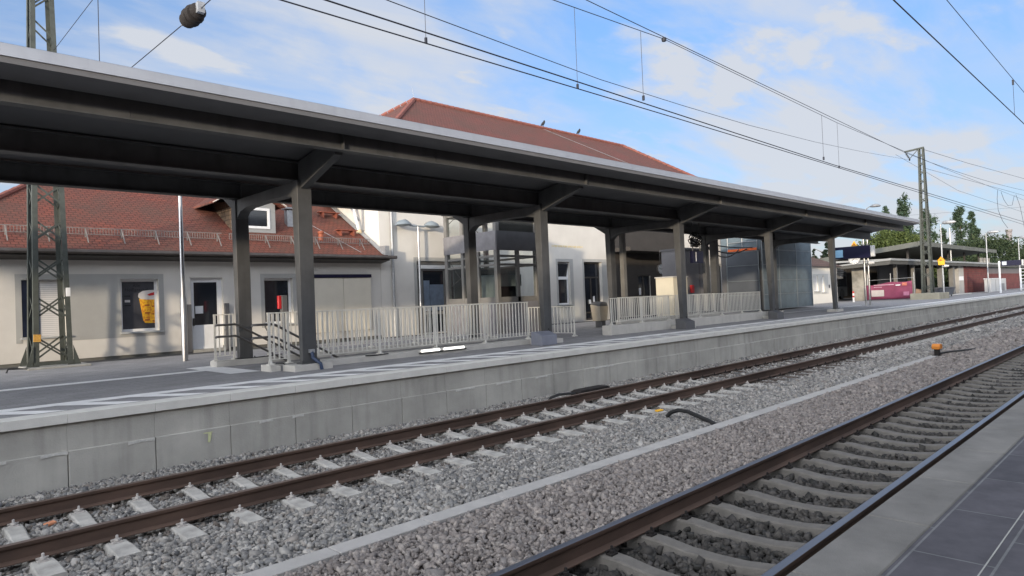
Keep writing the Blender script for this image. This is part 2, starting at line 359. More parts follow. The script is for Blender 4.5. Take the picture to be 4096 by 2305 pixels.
# ================================================================== SETTING
def setting():
    g = MB(); g.add([(-900, -900, -0.62), (3000, -900, -0.62), (3000, 3000, -0.62), (-900, 3000, -0.62)], [(0, 1, 2, 3)])
    struct(g.build('ground', earth))
    # far platform body and its paved top
    b = MB(); b.box(-30, 160, 10.52, 21.0, -0.6, PZ-0.03); struct(b.build('platform_core', concrete))
    # paved surface with the two stair openings left out
    p = MB()
    holes = [(6.75, 14.6, 13.32, 15.35), (17.3, 28.4, 13.32, 15.35)]
    xs = [-30, 6.75, 14.6, 21.2, 28.4, 160]
    for i in range(5):
        if i in (1, 3):
            p.box(xs[i], xs[i+1], 10.70, 13.32, PZ-0.03, PZ); p.box(xs[i], xs[i+1], 15.35, 21.0, PZ-0.03, PZ)
        else: p.box(xs[i], xs[i+1], 10.70, 21.0, PZ-0.03, PZ)
    struct(p.build('platform_paving', pavers))
    f = MB(); f.box(-60, 260, 21.0, 60, -0.6, PZ-0.012); struct(f.build('forecourt', asphalt))
    # markings
    m = MB()
    m.box(-30, 150, 11.42, 11.71, PZ, PZ+0.004)
    m.box(-30, 5.42, 14.76, 15.06, PZ, PZ+0.004)
    m.add([(5.42, 13.45, PZ+0.004), (6.02, 13.38, PZ+0.004), (6.02, 15.9, PZ+0.004), (5.42, 15.9, PZ+0.004)], [(0, 1, 2, 3)])
    m.add([(29.5, 14.74, PZ+0.004), (46, 14.74, PZ+0.004), (46, 14.9, PZ+0.004), (29.5, 14.9, PZ+0.004)], [(0, 1, 2, 3)])
    x = 2.11-.935*10
    while x < 110:                                # slanted bars between the line and the edge slab
        m.add([(x+.60, 10.71, PZ+0.004), (x+.96, 10.71, PZ+0.004), (x+.365, 11.42, PZ+0.004), (x, 11.42, PZ+0.004)], [(0, 1, 2, 3)])
        x += 0.935
    struct(m.build('platform_marking', white_paint))
    # near platform
    n = MB(); n.box(-30, 140, -7, 1.22, -0.6, 0.73); struct(n.build('near_platform', concrete))
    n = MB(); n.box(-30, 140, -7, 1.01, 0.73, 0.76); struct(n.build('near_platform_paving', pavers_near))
    n = MB(); x = -12.0
    while x < 120:
        n.box(x+0.004, x+0.996, 1.014, 1.32, 0.60, 0.763); x += 1.0
    tag(n.build('platform_edge', mat('grey edge slab', (0.155, 0.148, 0.135), 0.85, 0.3, 2, bump=0.3, bscale=150), bevel=0.006), 'mid grey concrete edge slabs of the near platform, right of the track', 'platform edge')
    n = MB(); n.box(-30, 140, 0.697, 0.703, 0.76, 0.7615); struct(n.build('near_platform_joint', concrete))
setting()

# ------------------------------------------------------------------ far platform wall
def platform_wall():
    t = thing('platform_wall', 'pale grey concrete wall of the far platform, in two stepped courses with upright joints', 'wall', (0, 10.4, -0.3))
    lo = MB(); up = MB(); cp = MB()
    x = 2.05-1.053*30; i = 0
    while x < 150:
        e = (i % 5)*0.0015
        lo.box(x+0.005, x+1.048, 10.36+e, 10.52, -0.55, 0.292); x += 1.053; i += 1
    x = 2.05-1.053*30
    while x < 150:
        up.box(x+0.0015, x+1.0515, 10.40, 10.52, 0.292, 0.655); x += 1.053
    x = 2.05-1.053*30
    while x < 150:
        cp.box(x+0.0012, x+1.0518, 10.335, 10.70, 0.655, PZ); x += 1.053
    lo.build('lower_course', concrete_wall, t, bevel=0.006)
    u = up.build('upper_course', concrete_wall, t); u['label'] = 'upper wall course set back above the ledge'
    c = cp.build('coping', coping_c, t, bevel=0.005); c['label'] = 'paler overhanging edge slab on top of the wall'
    # lime smears on the ledge and the pale yellow survey mark
    sm = MB()
    for x, w in ((1.75, .3), (2.75, .34), (4.6, .22), (5.15, .2), (8.6, .5), (9.7, .45), (10.9, .4), (13, .8), (0.9, .5)):
        sm.add([(x, 10.352, 0.245), (x+w*0.5, 10.352, 0.262), (x+w, 10.352, 0.252), (x+w, 10.352, 0.291), (x, 10.352, 0.291)], [(0, 1, 2, 3, 4)])
    s = sm.build('lime_smear', mat('lime smear', (0.52, 0.51, 0.475), 0.9, 0.2, 20), t)
    y = MB(); y.add([(3.81, 10.353, .10), (3.84, 10.353, .09), (3.86, 10.353, .16), (3.87, 10.353, .235), (3.90, 10.353, .245), (3.76, 10.353, .247), (3.74, 10.353, .235), (3.82, 10.353, .225)], [tuple(range(8))])
    y.build('paint_mark', mat('pale yellow paint', (0.55, 0.57, 0.32), 0.8, 0.2, 30), t)
platform_wall()

# ------------------------------------------------------------------ tracks
def sleeper(name, label, cat, group, material, cy, x, old=False):
    t = thing(name, label, cat, (x, cy, -0.40), group)
    m = MB(); L = 1.30
    # stations along the sleeper: y, half top width, top height
    st = [(-L, .105, -.200), (-1.0, .105, -.192), (-.75, .09, -.188), (-.5, .085, -.195), (-.25, .08, -.225), (0, .08, -.232), (.25, .08, -.225), (.5, .085, -.195), (.75, .09, -.188), (1.0, .105, -.192), (L, .105, -.200)]
    vs = []; fs = []
    for y, w, z in st:
        vs += [(x-w-.05, cy+y, -.40), (x-w, cy+y, z-.012), (x-w+.015, cy+y, z), (x+w-.015, cy+y, z), (x+w, cy+y, z-.012), (x+w+.05, cy+y, -.40)]
    for i in range(len(st)-1):
        for j in range(5): fs.append((6*i+j, 6*i+j+1, 6*i+j+7, 6*i+j+6))
    fs.append((0, 1, 2, 3, 4, 5)); fs.append(tuple(6*(len(st)-1)+j for j in (5, 4, 3, 2, 1, 0)))
    m.add(vs, fs); m.build('beam', material, t)
    for ry in (-.7535, .7535):
        for s in (-1, 1):
            c = MB(); y0 = cy+ry+s*0.115
            c.box(x-.045, x+.045, y0-.03, y0+.03, -.192, -.176)
            c.lathe([(.026, -.172), (.026, -.150), (.014, -.148), (.013, -.118), (.004, -.112)], (x, y0, 0), 8)
            c.bar((x-.05, y0-s*.03, -.165), (x+.05, y0-s*.03, -.165), .014, .014)
            c.build('rail_clip', clip_m if not old else rust_brown, t)
    return t
def tracks():
    s0 = sleeper('sleeper', 'pale concrete sleeper under the rails of the far track', 'sleeper', 'concrete sleepers of the far track', sleeper_c, 8.365, 1.265)
    sd_ = sleeper('sleeper', 'dark brown sleeper in the far track, where a stretch of the sleepers turns dark', 'sleeper', 'dark sleepers of the far track', sleeper_dark, 8.365, 1.265+.604*24, True)
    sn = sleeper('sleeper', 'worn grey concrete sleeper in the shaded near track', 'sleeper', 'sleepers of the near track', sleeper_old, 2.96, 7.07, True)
    def bare(src, loc):                             # far sleepers: clips are too small to see there
        c = src.copy(); COL.objects.link(c); c.location = loc
        for ch in src.children:
            if ch.name.startswith('beam'):
                d = ch.copy(); COL.objects.link(d); d.parent = c
    for k in range(-2, 110):
        x = 1.265+.604*k
        if k == 0 or k == 24: continue
        src = sd_ if 24 <= k < 36 else s0
        loc = (x, 8.365, -.40)
        (dup if k < 45 else bare)(src, loc)
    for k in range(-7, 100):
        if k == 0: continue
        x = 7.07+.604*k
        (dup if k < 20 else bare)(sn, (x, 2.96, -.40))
    sec = [(-.07, -.172), (.07, -.172), (.07, -.163), (.012, -.145), (.009, -.05), (.030, -.040), (.036, -.030), (.036, -.003), (-.036, -.003), (-.036, -.030), (-.030, -.040), (-.009, -.05), (-.012, -.145), (-.07, -.163)]
    top = [(-.034, -.003), (.034, -.003), (.033, -.001), (.026, .0), (-.026, .0), (-.033, -.001)]
    for y, lab, tm in ((2.21, 'shiny-topped brown rail along the near platform edge', rail_top), (3.72, 'shiny-topped brown rail of the near track, away from the near platform', rail_top),
                       (7.615, 'dull brown rail of the far track, the nearer of its two', rail_top_old), (9.12, 'dull brown rail running along the foot of the platform wall', rail_top_old)):
        t = thing('rail', lab, 'rail', (0, y, -.172), 'rails')
        path = [(-12, y, 0), (20, y, 0), (60, y, 0), (140, y, 0), (300, y, 0)]
        MB().sweep(path, sec).build('rail_body', rail_rust, t, smooth=True)
        MB().sweep(path, top).build('rail_head', tm, t)
tracks()

# ------------------------------------------------------------------ ballast
def stones(n, xr, yr, zf, size, name, material, var=0.45, avoid=None):
    x = rng.uniform(*xr, n); y = rng.uniform(*yr, n)
    if avoid is not None:
        k = avoid(x, y); x, y = x[k], y[k]; n = len(x)
    s = size*np.exp(rng.normal(0, 0.25, n))
    base = np.array([(-1, -1, -1), (1, -1, -1), (1, 1, -1), (-1, 1, -1), (-1, -1, 1), (1, -1, 1), (1, 1, 1), (-1, 1, 1)], float)*0.5
    V = base[None]+rng.uniform(-.24, .24, (n, 8, 3))
    V *= np.stack([np.ones(n)*1.25, np.ones(n)*.85, np.ones(n)*.62], 1)[:, None, :]*s[:, None, None]
    # random rotation
    q = rng.normal(size=(n, 4)); q[:, 1:3] *= 0.55; q /= np.linalg.norm(q, axis=1, keepdims=True)
    w, a, b, c = q.T
    M = np.stack([1-2*(b*b+c*c), 2*(a*b-c*w), 2*(a*c+b*w), 2*(a*b+c*w), 1-2*(a*a+c*c), 2*(b*c-a*w), 2*(a*c-b*w), 2*(b*c+a*w), 1-2*(a*a+b*b)], 1).reshape(n, 3, 3)
    V = np.einsum('nij,nkj->nki', M, V)
    z = zf(x, y)+rng.uniform(-.012, .022, n)
    V += np.stack([x, y, z], 1)[:, None, :]
    F = np.array([(0, 3, 2, 1), (4, 5, 6, 7), (0, 1, 5, 4), (1, 2, 6, 5), (2, 3, 7, 6), (3, 0, 4, 7)])
    F = (F[None]+(np.arange(n)*8)[:, None, None]).reshape(-1)
    me = bpy.data.meshes.new(name); me.vertices.add(n*8); me.vertices.foreach_set('co', V.reshape(-1).astype(np.float32))
    me.loops.add(n*24); me.loops.foreach_set('vertex_index', F.astype(np.int32))
    me.polygons.add(n*6); me.polygons.foreach_set('loop_start', (np.arange(n*6)*4).astype(np.int32))
    me.polygons.foreach_set('loop_total', np.full(n*6, 4, np.int32))
    me.update(); me.validate(); me.materials.append(material)
    o = bpy.data.objects.new(name, me); COL.objects.link(o); o['kind'] = 'stuff'; o['label'] = 'crushed stone ballast'
    return o
def ballast():
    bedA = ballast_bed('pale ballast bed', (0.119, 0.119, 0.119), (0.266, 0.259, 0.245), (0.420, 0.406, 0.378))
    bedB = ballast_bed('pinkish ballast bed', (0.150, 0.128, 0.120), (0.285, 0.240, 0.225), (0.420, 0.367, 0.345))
    bedC = ballast_bed('dark ballast bed', (.02, .02, .019), (.045, .042, .038), (.085, .08, .075))  # dark tone holds both older stone and the near track's shade
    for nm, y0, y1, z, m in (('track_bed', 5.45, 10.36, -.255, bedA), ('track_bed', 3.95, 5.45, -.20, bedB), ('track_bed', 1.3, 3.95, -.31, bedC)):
        b = MB(); nx = 2
        b.add([(-12, y0, z), (300, y0, z), (300, y1, z), (-12, y1, z)], [(0, 1, 2, 3)])
        struct(b.build(nm, m))
    sA = island_mat('pale ballast stone', [(.10, .10, .10), (.185, .178, .168), (.255, .24, .22), (.32, .305, .28), (.165, .165, .165), (.41, .39, .36), (.215, .19, .168)])
    sD = island_mat('dusty ballast stone', [(.07, .06, .052), (.13, .11, .095), (.17, .15, .13), (.10, .088, .078)])
    sB = island_mat('pinkish ballast stone', [(.118, .104, .096), (.215, .19, .174), (.265, .235, .215), (.18, .166, .158), (.335, .30, .27), (.20, .172, .156)])
    sC = island_mat('dark ballast stone', [(.055, .05, .045), (.09, .083, .075), (0.024, 0.024, 0.022), (0.055, 0.051, 0.046), (0.039, 0.036, 0.033), (0.088, 0.081, 0.075)])  # darker for older stone, with near-track shade put into the colours
    def offrail(rails, half):
        def f(x, y):
            k = np.ones(len(x), bool)
            for r_ in rails: k &= np.abs(y-r_) > half
            return k
        return f
    def zA(x, y):
        z = np.full(len(x), -.225)
        z = np.where((y > 7.0) & (y < 9.55), -.252, z)
        z = np.where(y <= 7.0, -.235+np.minimum((7.0-y)/1.4, 1)*.105, z)
        return np.where(y > 9.55, -.185, z)
    def offslp(x, y):
        ph = (x-1.265) % .604; onx = (ph < .115) | (ph > .489)
        k = ~(onx & (np.abs(y-8.365) < 1.31))
        for r_ in (7.615, 9.12): k &= np.abs(y-r_) > .085
        return k
    def offslpN(x, y):
        ph = (x-7.07) % .604; onx = (ph < .105) | (ph > .499)
        k = ~(onx & (np.abs(y-2.96) < 1.1))
        for r_ in (2.21, 3.72): k &= np.abs(y-r_) > .085
        return k
    zB = lambda x, y: -.125-np.clip((4.6-y)/.7, 0, 1)*.065
    zC = lambda x, y: np.full(len(x), -.285)
    stones(58000, (-.5, 14), (5.48, 10.33), zA, .037, 'ballast', sA, avoid=offslp)
    stones(34000, (14, 34), (5.48, 10.33), zA, .053, 'ballast', sA, avoid=offslp)
    stones(9000, (34, 70), (5.5, 10.33), zA, .10, 'ballast', sA, avoid=offslp)
    stones(21000, (1, 14), (3.84, 5.22), zB, .036, 'ballast', sB)
    stones(12000, (14, 34), (3.84, 5.22), zB, .052, 'ballast', sB)
    stones(3500, (22.8, 60), (3.9, 5.6), zB, .09, 'ballast', sB)
    for ry in (7.615, 9.12):
        stones(2600, (-.5, 20), (ry-.26, ry+.26), lambda x, y: zA(x, y)+.008, .037, 'ballast', sD, avoid=offslp)
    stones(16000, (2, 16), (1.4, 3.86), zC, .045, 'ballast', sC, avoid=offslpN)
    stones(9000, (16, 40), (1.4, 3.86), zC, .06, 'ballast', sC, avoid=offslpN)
ballast()

# ------------------------------------------------------------------ small things by the track
def trackside():
    m = MB(); x = -6.0
    while x < 22.4:
        m.box(x+.004, min(x+.996, 22.4), 5.24, 5.46, -.30, -.085); x += 1.0
    tag(m.build('cable_duct', mat('duct lid concrete', (0.36, 0.345, 0.325), 0.9, 0.12, 3, bump=0.3, bscale=90), bevel=0.006), 'long low concrete cable duct between the two tracks', 'cable duct')
    t = thing('marker_post', 'short dark post with an orange cap at the end of the cable duct', 'marker post', (22.66, 5.32, -.12))
    MB().box(22.60, 22.74, 5.26, 5.39, -.2, .10).build('post', rust_brown, t, bevel=.01)
    MB().prism([(22.52, .09), (22.82, .09), (22.83, .18), (22.75, .24), (22.59, .24), (22.51, .18)], 5.22, 5.43, 'Y').build('cap', orange_paint, t, bevel=.012)
    pts = [(22.8, 5.3, -.05), (23.2, 5.1, -.02), (24.2, 4.9, -.05), (26, 4.75, -.10), (29, 4.6, -.11), (34, 4.6, -.12), (44, 4.7, -.12)]
    tag(MB().tube(pts, .025, 6).build('cable', black_rubber, smooth=True), 'black cable running along the ballast from the orange capped post', 'cable')
    pts = [(10.42, 6.70, -.17), (10.43, 6.62, -.09), (10.40, 6.45, -.03), (10.30, 6.2, -.02), (10.18, 5.95, -.05), (10.02, 5.65, -.08), (9.92, 5.47, -.11)]
    tag(MB().tube(pts, .036, 8).build('hose', black_rubber, smooth=True), 'thick black hose arching from the ballast to the cable duct', 'hose')
    t = thing('track_magnet', 'long dark brown metal box lying outside the far rail at the wall foot', 'track magnet', (11.9, 9.62, -.2))
    MB().prism([(11.36, -.16), (12.46, -.16), (12.46, -.05), (12.36, -.015), (11.46, -.015), (11.36, -.05)], 9.48, 9.74, 'Y').build('housing', rust_brown, t, bevel=.012)
    MB().box(11.5, 12.3, 9.5, 9.7, -.3, -.155).build('bracket', rust_brown, t)
    MB().tube([(11.4, 9.62, -.09), (11.1, 9.6, -.05), (10.8, 9.62, -.04), (10.62, 9.66, -.08), (10.56, 9.7, -.2)], .03, 6).build('hose', black_rubber, t, smooth=True)
    m = MB(); m.bar((1.52, 8.86, -.215), (1.62, 8.89, -.205), .07, .03); tag(m.build('litter', mat('orange litter', (.60, .25, .13), .8, .2, 20), bevel=.006), 'flat orange scrap lying between the rails of the far track', 'litter')
    m = MB(); m.bar((10.66, 7.08, -.14), (10.80, 7.04, -.135), .08, .03); tag(m.build('litter', yellow_paint, bevel=.006), 'yellow scrap on the ballast beside the far track', 'litter')
trackside()

# ================================================================== CANOPY
CX = [6.68, 13.85, 21.02, 28.19, 35.36]
def canopy():
    t = thing('platform_canopy', 'long dark grey steel platform canopy with a zinc front edge', 'canopy', (20, 14, PZ))
    x0, x1 = -9.0, 41.8
    def deck(y): return 5.40-(y-10.45)*.165 if y < 12.75 else 5.02+(y-12.75)*.012      # underside
    d = MB(); ys = [10.45, 12.75, 16.75]
    d.prism([(y, deck(y)) for y in ys]+[(y, deck(y)+.10) for y in reversed(ys)], x0, x1, 'X'); d.build('roof_deck', canopy_deck, t)
    f = MB(); f.prism([(10.345, 5.338), (10.45, 5.338), (10.45, 5.50), (10.375, 5.505)], x0-.02, x1+.02, 'X')
    f.prism([(16.75, 5.04), (16.83, 5.04), (16.83, 5.22), (16.75, 5.22)], x0-.02, x1+.02, 'X')
    f.add([(x0, 10.375, 5.507), (x1, 10.375, 5.507), (x1, 12.75, 5.16), (x0, 12.75, 5.16)], [(0, 1, 2, 3)]); f.add([(x0, 12.75, 5.16), (x1, 12.75, 5.16), (x1, 16.83, 5.225), (x0, 16.83, 5.225)], [(0, 1, 2, 3)])
    fo = f.build('fascia', canopy_zinc, t); fo['label'] = 'pale zinc front edge and roof sheet'
    g = MB(); g.prism([(10.365, 5.255), (10.385, 5.255), (10.45, 5.30), (10.45, 5.336), (10.365, 5.336)], x0, x1, 'X')
    g.prism([(10.385, 5.255), (10.95, 5.21), (10.95, 5.235), (10.385, 5.28)], x0, x1, 'X')
    g.build('soffit', mat('grey soffit', (0.12, 0.12, 0.125), .6, .1, 2), t)
    def ibeam(yc, zb, zt, w, tf=.022, seams=True):
        m = MB(); m.box(x0+.3, x1-.25, yc-w/2, yc+w/2, zb, zb+tf); m.box(x0+.3, x1-.25, yc-w/2, yc+w/2, zt-tf, zt); m.box(x0+.3, x1-.25, yc-.012, yc+.012, zb+tf, zt-tf)
        for cx in CX:
            for s in (-1, 1):
                m.box(cx-.01, cx+.01, yc+s*.012, yc+s*(w/2-.006), zb+tf, zt-tf)
        for cx in (3.1, 8.9, 16.1, 23.3, 30.5): m.box(cx-.006, cx+.006, yc-.018, yc-.012, zb+tf, zt-tf)
        return m
    ibeam(11.10, 4.93, 5.31, .20).build('purlin', canopy_steel, t)
    ibeam(12.78, 4.61, 5.00, .24).build('purlin', canopy_steel, t)
    ibeam(15.68, 4.63, 5.02, .24).build('purlin', canopy_steel, t)
    for i, cx in enumerate(CX):
        hw = .155
        def column(y, d0, d1, zb, zt):
            c = MB()
            c.add([(cx-hw, y, zb), (cx+hw, y, zb), (cx+hw, y+d0, zb), (cx-hw, y+d0, zb), (cx-hw, y, zt), (cx+hw, y, zt), (cx+hw, y+d1, zt), (cx-hw, y+d1, zt)],
                  [(0, 3, 2, 1), (4, 5, 6, 7), (0, 1, 5, 4), (1, 2, 6, 5), (2, 3, 7, 6), (3, 0, 4, 7)])
            c.box(cx-hw-.05, cx+hw+.05, y-.06, y+d0+.06, zb-.005, zb+.02)
            for s in (-1, 1): c.lathe([(.018, zb+.02), (.018, zb+.07)], (cx+s*(hw+.025), y-.03, 0), 6)
            return c.build('column', canopy_steel, t, bevel=.006)
        co = column(12.58, .13, .26, PZ+.13, 4.61)
        MB().box(cx-.42, cx+.42, 12.42, 12.92, PZ-.02, PZ+.125).build('footing', curb_c, co, bevel=.012)
        co = column(15.60, .16, .24, PZ+.1, 4.61)
        MB().box(cx-.3, cx+.3, 15.42, 15.98, PZ-.02, PZ+.095).build('footing', curb_c, co, bevel=.012)
        b = MB(); hb = .12
        b.prism([(12.84, 4.605), (12.84, 4.30), (13.3, 4.37), (14.2, 4.385), (15.1, 4.37), (15.4, 4.31), (15.6, 4.16), (15.6, 4.605)], cx-hb, cx+hb, 'X')
        b.prism([(15.84, 4.605), (15.84, 4.40), (16.6, 4.86), (16.6, 5.0), (15.84, 5.0)], cx-hb+.002, cx+hb-.002, 'X')
        b.build('cross_beam', canopy_steel, t, bevel=.005)
        b = MB(); b.prism([(12.57, 4.44), (11.21, 4.88), (11.21, 5.22), (12.66, 4.99), (12.66, 4.612), (12.57, 4.612)], cx-.085, cx+.085, 'X')
        b.build('bracket', canopy_steel, t, bevel=.005)
    m = MB(); m.box(21.62, 21.80, 15.55, 15.73, PZ, 4.62); m.build('downpipe', lift_steel, t)
    m = MB(); m.box(28.78, 29.05, 15.5, 15.8, PZ, 4.62); m.build('downpipe', canopy_steel, t)
canopy()

# ------------------------------------------------------------------ railings and stairs
def fence(name, label, p, q, zb, zt, group, step=.12, posts=2, feet=True):
    p = Vector((p[0], p[1], 0)); q = Vector((q[0], q[1], 0)); d = (q-p); L = d.length; d.normalize()
    t = thing(name, label, 'railing', (p.x, p.y, zb), group)
    def P(s, z): return (p.x+d.x*s, p.y+d.y*s, z)
    MB().bar(P(0, zt-.012), P(L, zt-.012), .05, .024).build('top_rail', rail_paint, t)
    MB().bar(P(0, zb+.10), P(L, zb+.10), .04, .016).build('bottom_rail', rail_paint, t)
    m = MB(); n = max(2, round(L/step))
    for i in range(1, n):
        s = L*i/n; m.bar(P(s, zb+.108), P(s, zt-.024), .012, .032, up=d)
    if m.v: m.build('balusters', rail_paint, t)
    k = max(2, round(L/1.5)+1)
    for i in range(k):
        m = MB(); s = .02+(L-.04)*i/(k-1)
        m.bar(P(s, zb+(.02 if feet else .1)), P(s, zt-.024), .014, .05, up=d)
        if feet: m.bar(P(s, zb), P(s, zb+.02), .14, .12, up=d); m.bar(P(s, zb+.02), P(s, zb+.09), .10, .05, up=d, w2=.03, h2=.05)
        m.build('post', rail_paint, t)
    return t
def stairs():
    # kerbs round the two openings
    def kerb(name, label, x0, x1, y0, y1, zt, base=PZ-.3):
        return tag(MB().box(x0, x1, y0, y1, base, zt).build(name, curb_c, bevel=.012), label, 'kerb')
    kerb('stair_kerb', 'pale concrete kerb under the long front railing between the first two columns', 7.12, 14.55, 12.95, 13.31, PZ+.13)
    kerb('stair_kerb', 'pale concrete block at the head of the stairs, left of the first column', 6.02, 6.24, 12.95, 13.4, PZ+.13)
    kerb('stair_kerb', 'pale concrete kerb along the rear side of the stairs', 5.9, 14.55, 15.37, 15.75, PZ+.13)
    kerb('stair_kerb', 'cream concrete side wall of the second stairs, right of the litter bin', 17.15, 28.9, 12.92, 13.28, PZ+.30)
    kerb('stair_kerb', 'cream concrete kerb along the rear of the second stairs', 21.0, 28.9, 15.37, 15.75, PZ+.30)
    g = 'pale grey railings round the stairs'
    fence('railing', 'long pale grey railing between the first and second front columns', (7.05, 13.13), (13.62, 13.13), PZ+.13, 1.95, g)
    fence('railing', 'short railing panel left of the first front column', (6.08, 13.13), (6.52, 13.13), PZ+.13, 1.96, g)
    fence('railing', 'short railing panel at the head of the stairs by the white door', (5.95, 15.6), (6.42, 15.6), PZ+.13, 1.96, g)
    fence('railing', 'pale grey railing behind the stairs, seen through the front railing', (7.2, 15.6), (14.4, 15.6), PZ+.13, 1.95, g)
    fence('railing', 'low railing panel closing the stairs beside the second column', (15.9, 13.35), (15.9, 15.3), PZ+.05, 1.76, g, .14)
    fence('railing', 'railing left of the third column on the cream side wall', (17.40, 13.1), (20.82, 13.1), PZ+.30, 1.95, g)
    fence('railing', 'railing between the third and fourth front columns', (21.25, 13.1), (28.0, 13.1), PZ+.30, 1.95, g)
    fence('railing', 'railing on the rear kerb of the second stairs', (21.15, 15.56), (28.6, 15.56), PZ+.30, 1.95, g)
    # handrails: two steel tubes on each side, level then falling with the flight
    for y, lab in ((13.40, 'double steel handrail falling along the near side of the stairs'), (15.28, 'double steel handrail falling along the rear side of the stairs')):
        t = thing('handrail', lab, 'handrail', (6.0, y, PZ), 'stair handrails')
        for z in (1.72, 1.46):
            MB().tube([(5.86, y, z-.03), (5.88, y, z), (5.92, y, z), (6.30, y, z), (6.36, y, z-.02), (9.9, y, z-.02-3.54*.56)], .025, 8).build('tube', mat('dark handrail steel', (.16, .15, .14), .35, .15, 8, metal=.8), t, smooth=True)
        m = MB()
        for x in (6.12, 7.6): m.tube([(x, y, 1.72 if x < 6.3 else 1.0), (x, y+(.12 if y > 14 else -.12), 1.60 if x < 6.3 else .9)], .012, 6)
        m.build('bracket', steel, t)
    # the flight itself: a lined pit with treads
    m = MB()
    for i in range(16):
        m.box(6.75+.30*i, 14.5, 13.36, 15.33, PZ-.17*(i+1)-.2 if i < 15 else -2.2, PZ-.02-.17*(i+1)+.0) if False else m.box(6.75+.30*i, 6.75+.30*(i+1), 13.36, 15.33, -2.3, PZ-.17*(i+1))
    tag(m.build('stair_flight', concrete, None), 'concrete steps falling from the platform between the handrails', 'stairs')
    # dark cables lying on the kerbs
    for pts, lab in (([(6.35, 15.45, .93), (6.7, 15.4, .92), (7.1, 15.42, .93), (7.5, 15.5, .94)], 'thin black cable on the rear stair kerb'),
                     ([(6.12, 12.93, .95), (6.25, 12.90, .94), (6.33, 12.88, .86), (6.34, 12.86, .79)], 'thin black cable hanging over the kerb block by the first column'),
                     ([(8.2, 12.94, .915), (8.5, 12.93, .91), (8.8, 12.94, .915)], 'thin black cable on the kerb under the long front railing')):
        tag(MB().tube(pts, .012, 6).build('cable', black_rubber, smooth=True), lab, 'cable')
    t = thing('conduit', 'dark blue conduit bending from the foot of the first column into the paving', 'conduit', (6.75, 12.5, PZ))
    MB().tube([(6.70, 12.54, 1.14), (6.71, 12.52, 1.02), (6.74, 12.42, .96), (6.80, 12.38, .90), (6.82, 12.37, .78)], .035, 8).build('pipe', mat('dark blue plastic', (.03, .05, .10), .5, .1, 5), t, smooth=True)
    MB().box(6.64, 6.76, 12.52, 12.575, 1.12, 1.19).build('clamp', galv, t)
    for cx, lab in ((13.85, 'grey sloping metal box at the foot of the second front column'), (21.02, 'dark grey sloping box at the foot of the third front column'), (28.19, 'dark grey sloping box at the foot of the fourth front column')):
        t = thing('junction_box', lab, 'box', (cx-.55, 12.35, PZ), 'boxes at the column feet')
        MB().prism([(12.10, PZ), (12.50, PZ), (12.50, PZ+.36), (12.36, PZ+.36), (12.10, PZ+.26)], cx-.80, cx-.20, 'X').build('body', mat('blue-grey box', (.20, .21, .25), .5, .1, 4) if cx < 14 else dark_panel, t, bevel=.01)
        MB().tube([(cx-.1, 12.5, PZ+.42), (cx-.05, 12.42, PZ+.25), (cx, 12.38, PZ+.05)], .02, 6).build('cable', black_rubber, t, smooth=True)
    # lit fluorescent lamp lying on the kerb
    em, nt, N, L, b = nodes('lit lamp tube'); b.inputs['Emission Color'].default_value = (1, .97, .9, 1); b.inputs['Emission Strength'].default_value = 1.0; b.inputs['Base Color'].default_value = (.8, .8, .8, 1)
    t = thing('strip_lamp', 'glowing white strip lamp just below the long front railing', 'lamp', (10.3, 12.93, .85))
    MB().box(9.66, 11.12, 12.905, 12.945, .835, .86).build('tray', black_rubber, t)
    MB().box(9.72, 10.28, 12.90, 12.94, .862, .92).build('tube', em, t, bevel=.01); MB().box(10.40, 11.06, 12.90, 12.94, .862, .92).build('tube', em, t, bevel=.01)
    t = thing('litter_bin', 'beige litter bin with a dark curved lid opening on the platform', 'litter bin', (21.0, 16.7, PZ))
    m = MB(); m.add([(20.75, 16.45, PZ+.25), (21.25, 16.45, PZ+.25), (21.25, 16.9, PZ+.25), (20.75, 16.9, PZ+.25), (20.66, 16.4, 1.58), (21.34, 16.4, 1.58), (21.34, 16.95, 1.66), (20.66, 16.95, 1.66)],
                    [(0, 3, 2, 1), (4, 5, 6, 7), (0, 1, 5, 4), (1, 2, 6, 5), (2, 3, 7, 6), (3, 0, 4, 7)]); m.build('bin_body', mat('beige metal', (.36, .32, .26), .6, .1, 4), t, bevel=.02)
    MB().prism([(20.68, 1.60), (21.32, 1.60), (21.22, 1.73), (20.9, 1.77), (20.72, 1.70)], 16.42, 16.93, 'Y').build('lid', dark_panel, t, bevel=.01)
    MB().box(20.9, 21.2, 16.5, 16.85, PZ, PZ+.25).build('stand', dark_panel, t)
    t.location.x += .42; t.scale = (.82, .9, 1.04)
stairs()

# ================================================================== LOW BUILDING
ze, ye, sl = 3.88, 21.4, 0.61
rz = lambda y: ze+sl*(y-ye)
def wall_with_holes(x0, x1, z0, z1, yf, th, holes):
    """front wall with rectangular openings: holes (x0,x1,z0,z1)"""
    m = MB(); xs = sorted({x0, x1}|{h[0] for h in holes}|{h[1] for h in holes}); zs = sorted({z0, z1}|{h[2] for h in holes}|{h[3] for h in holes})
    for i in range(len(xs)-1):
        run = None
        for j in range(len(zs)-1):
            cx, cz = (xs[i]+xs[i+1])/2, (zs[j]+zs[j+1])/2
            solid = not any(h[0] < cx < h[1] and h[2] < cz < h[3] for h in holes)
            if solid: m.box(xs[i], xs[i+1], yf, yf+th, zs[j], zs[j+1])
    return m
def frame_rect(x0, x1, z0, z1, y0, y1, w):
    m = MB(); m.box(x0, x1, y0, y1, z0, z0+w); m.box(x0, x1, y0, y1, z1-w, z1); m.box(x0, x0+w, y0, y1, z0+w, z1-w); m.box(x1-w, x1, y0, y1, z0+w, z1-w); return m
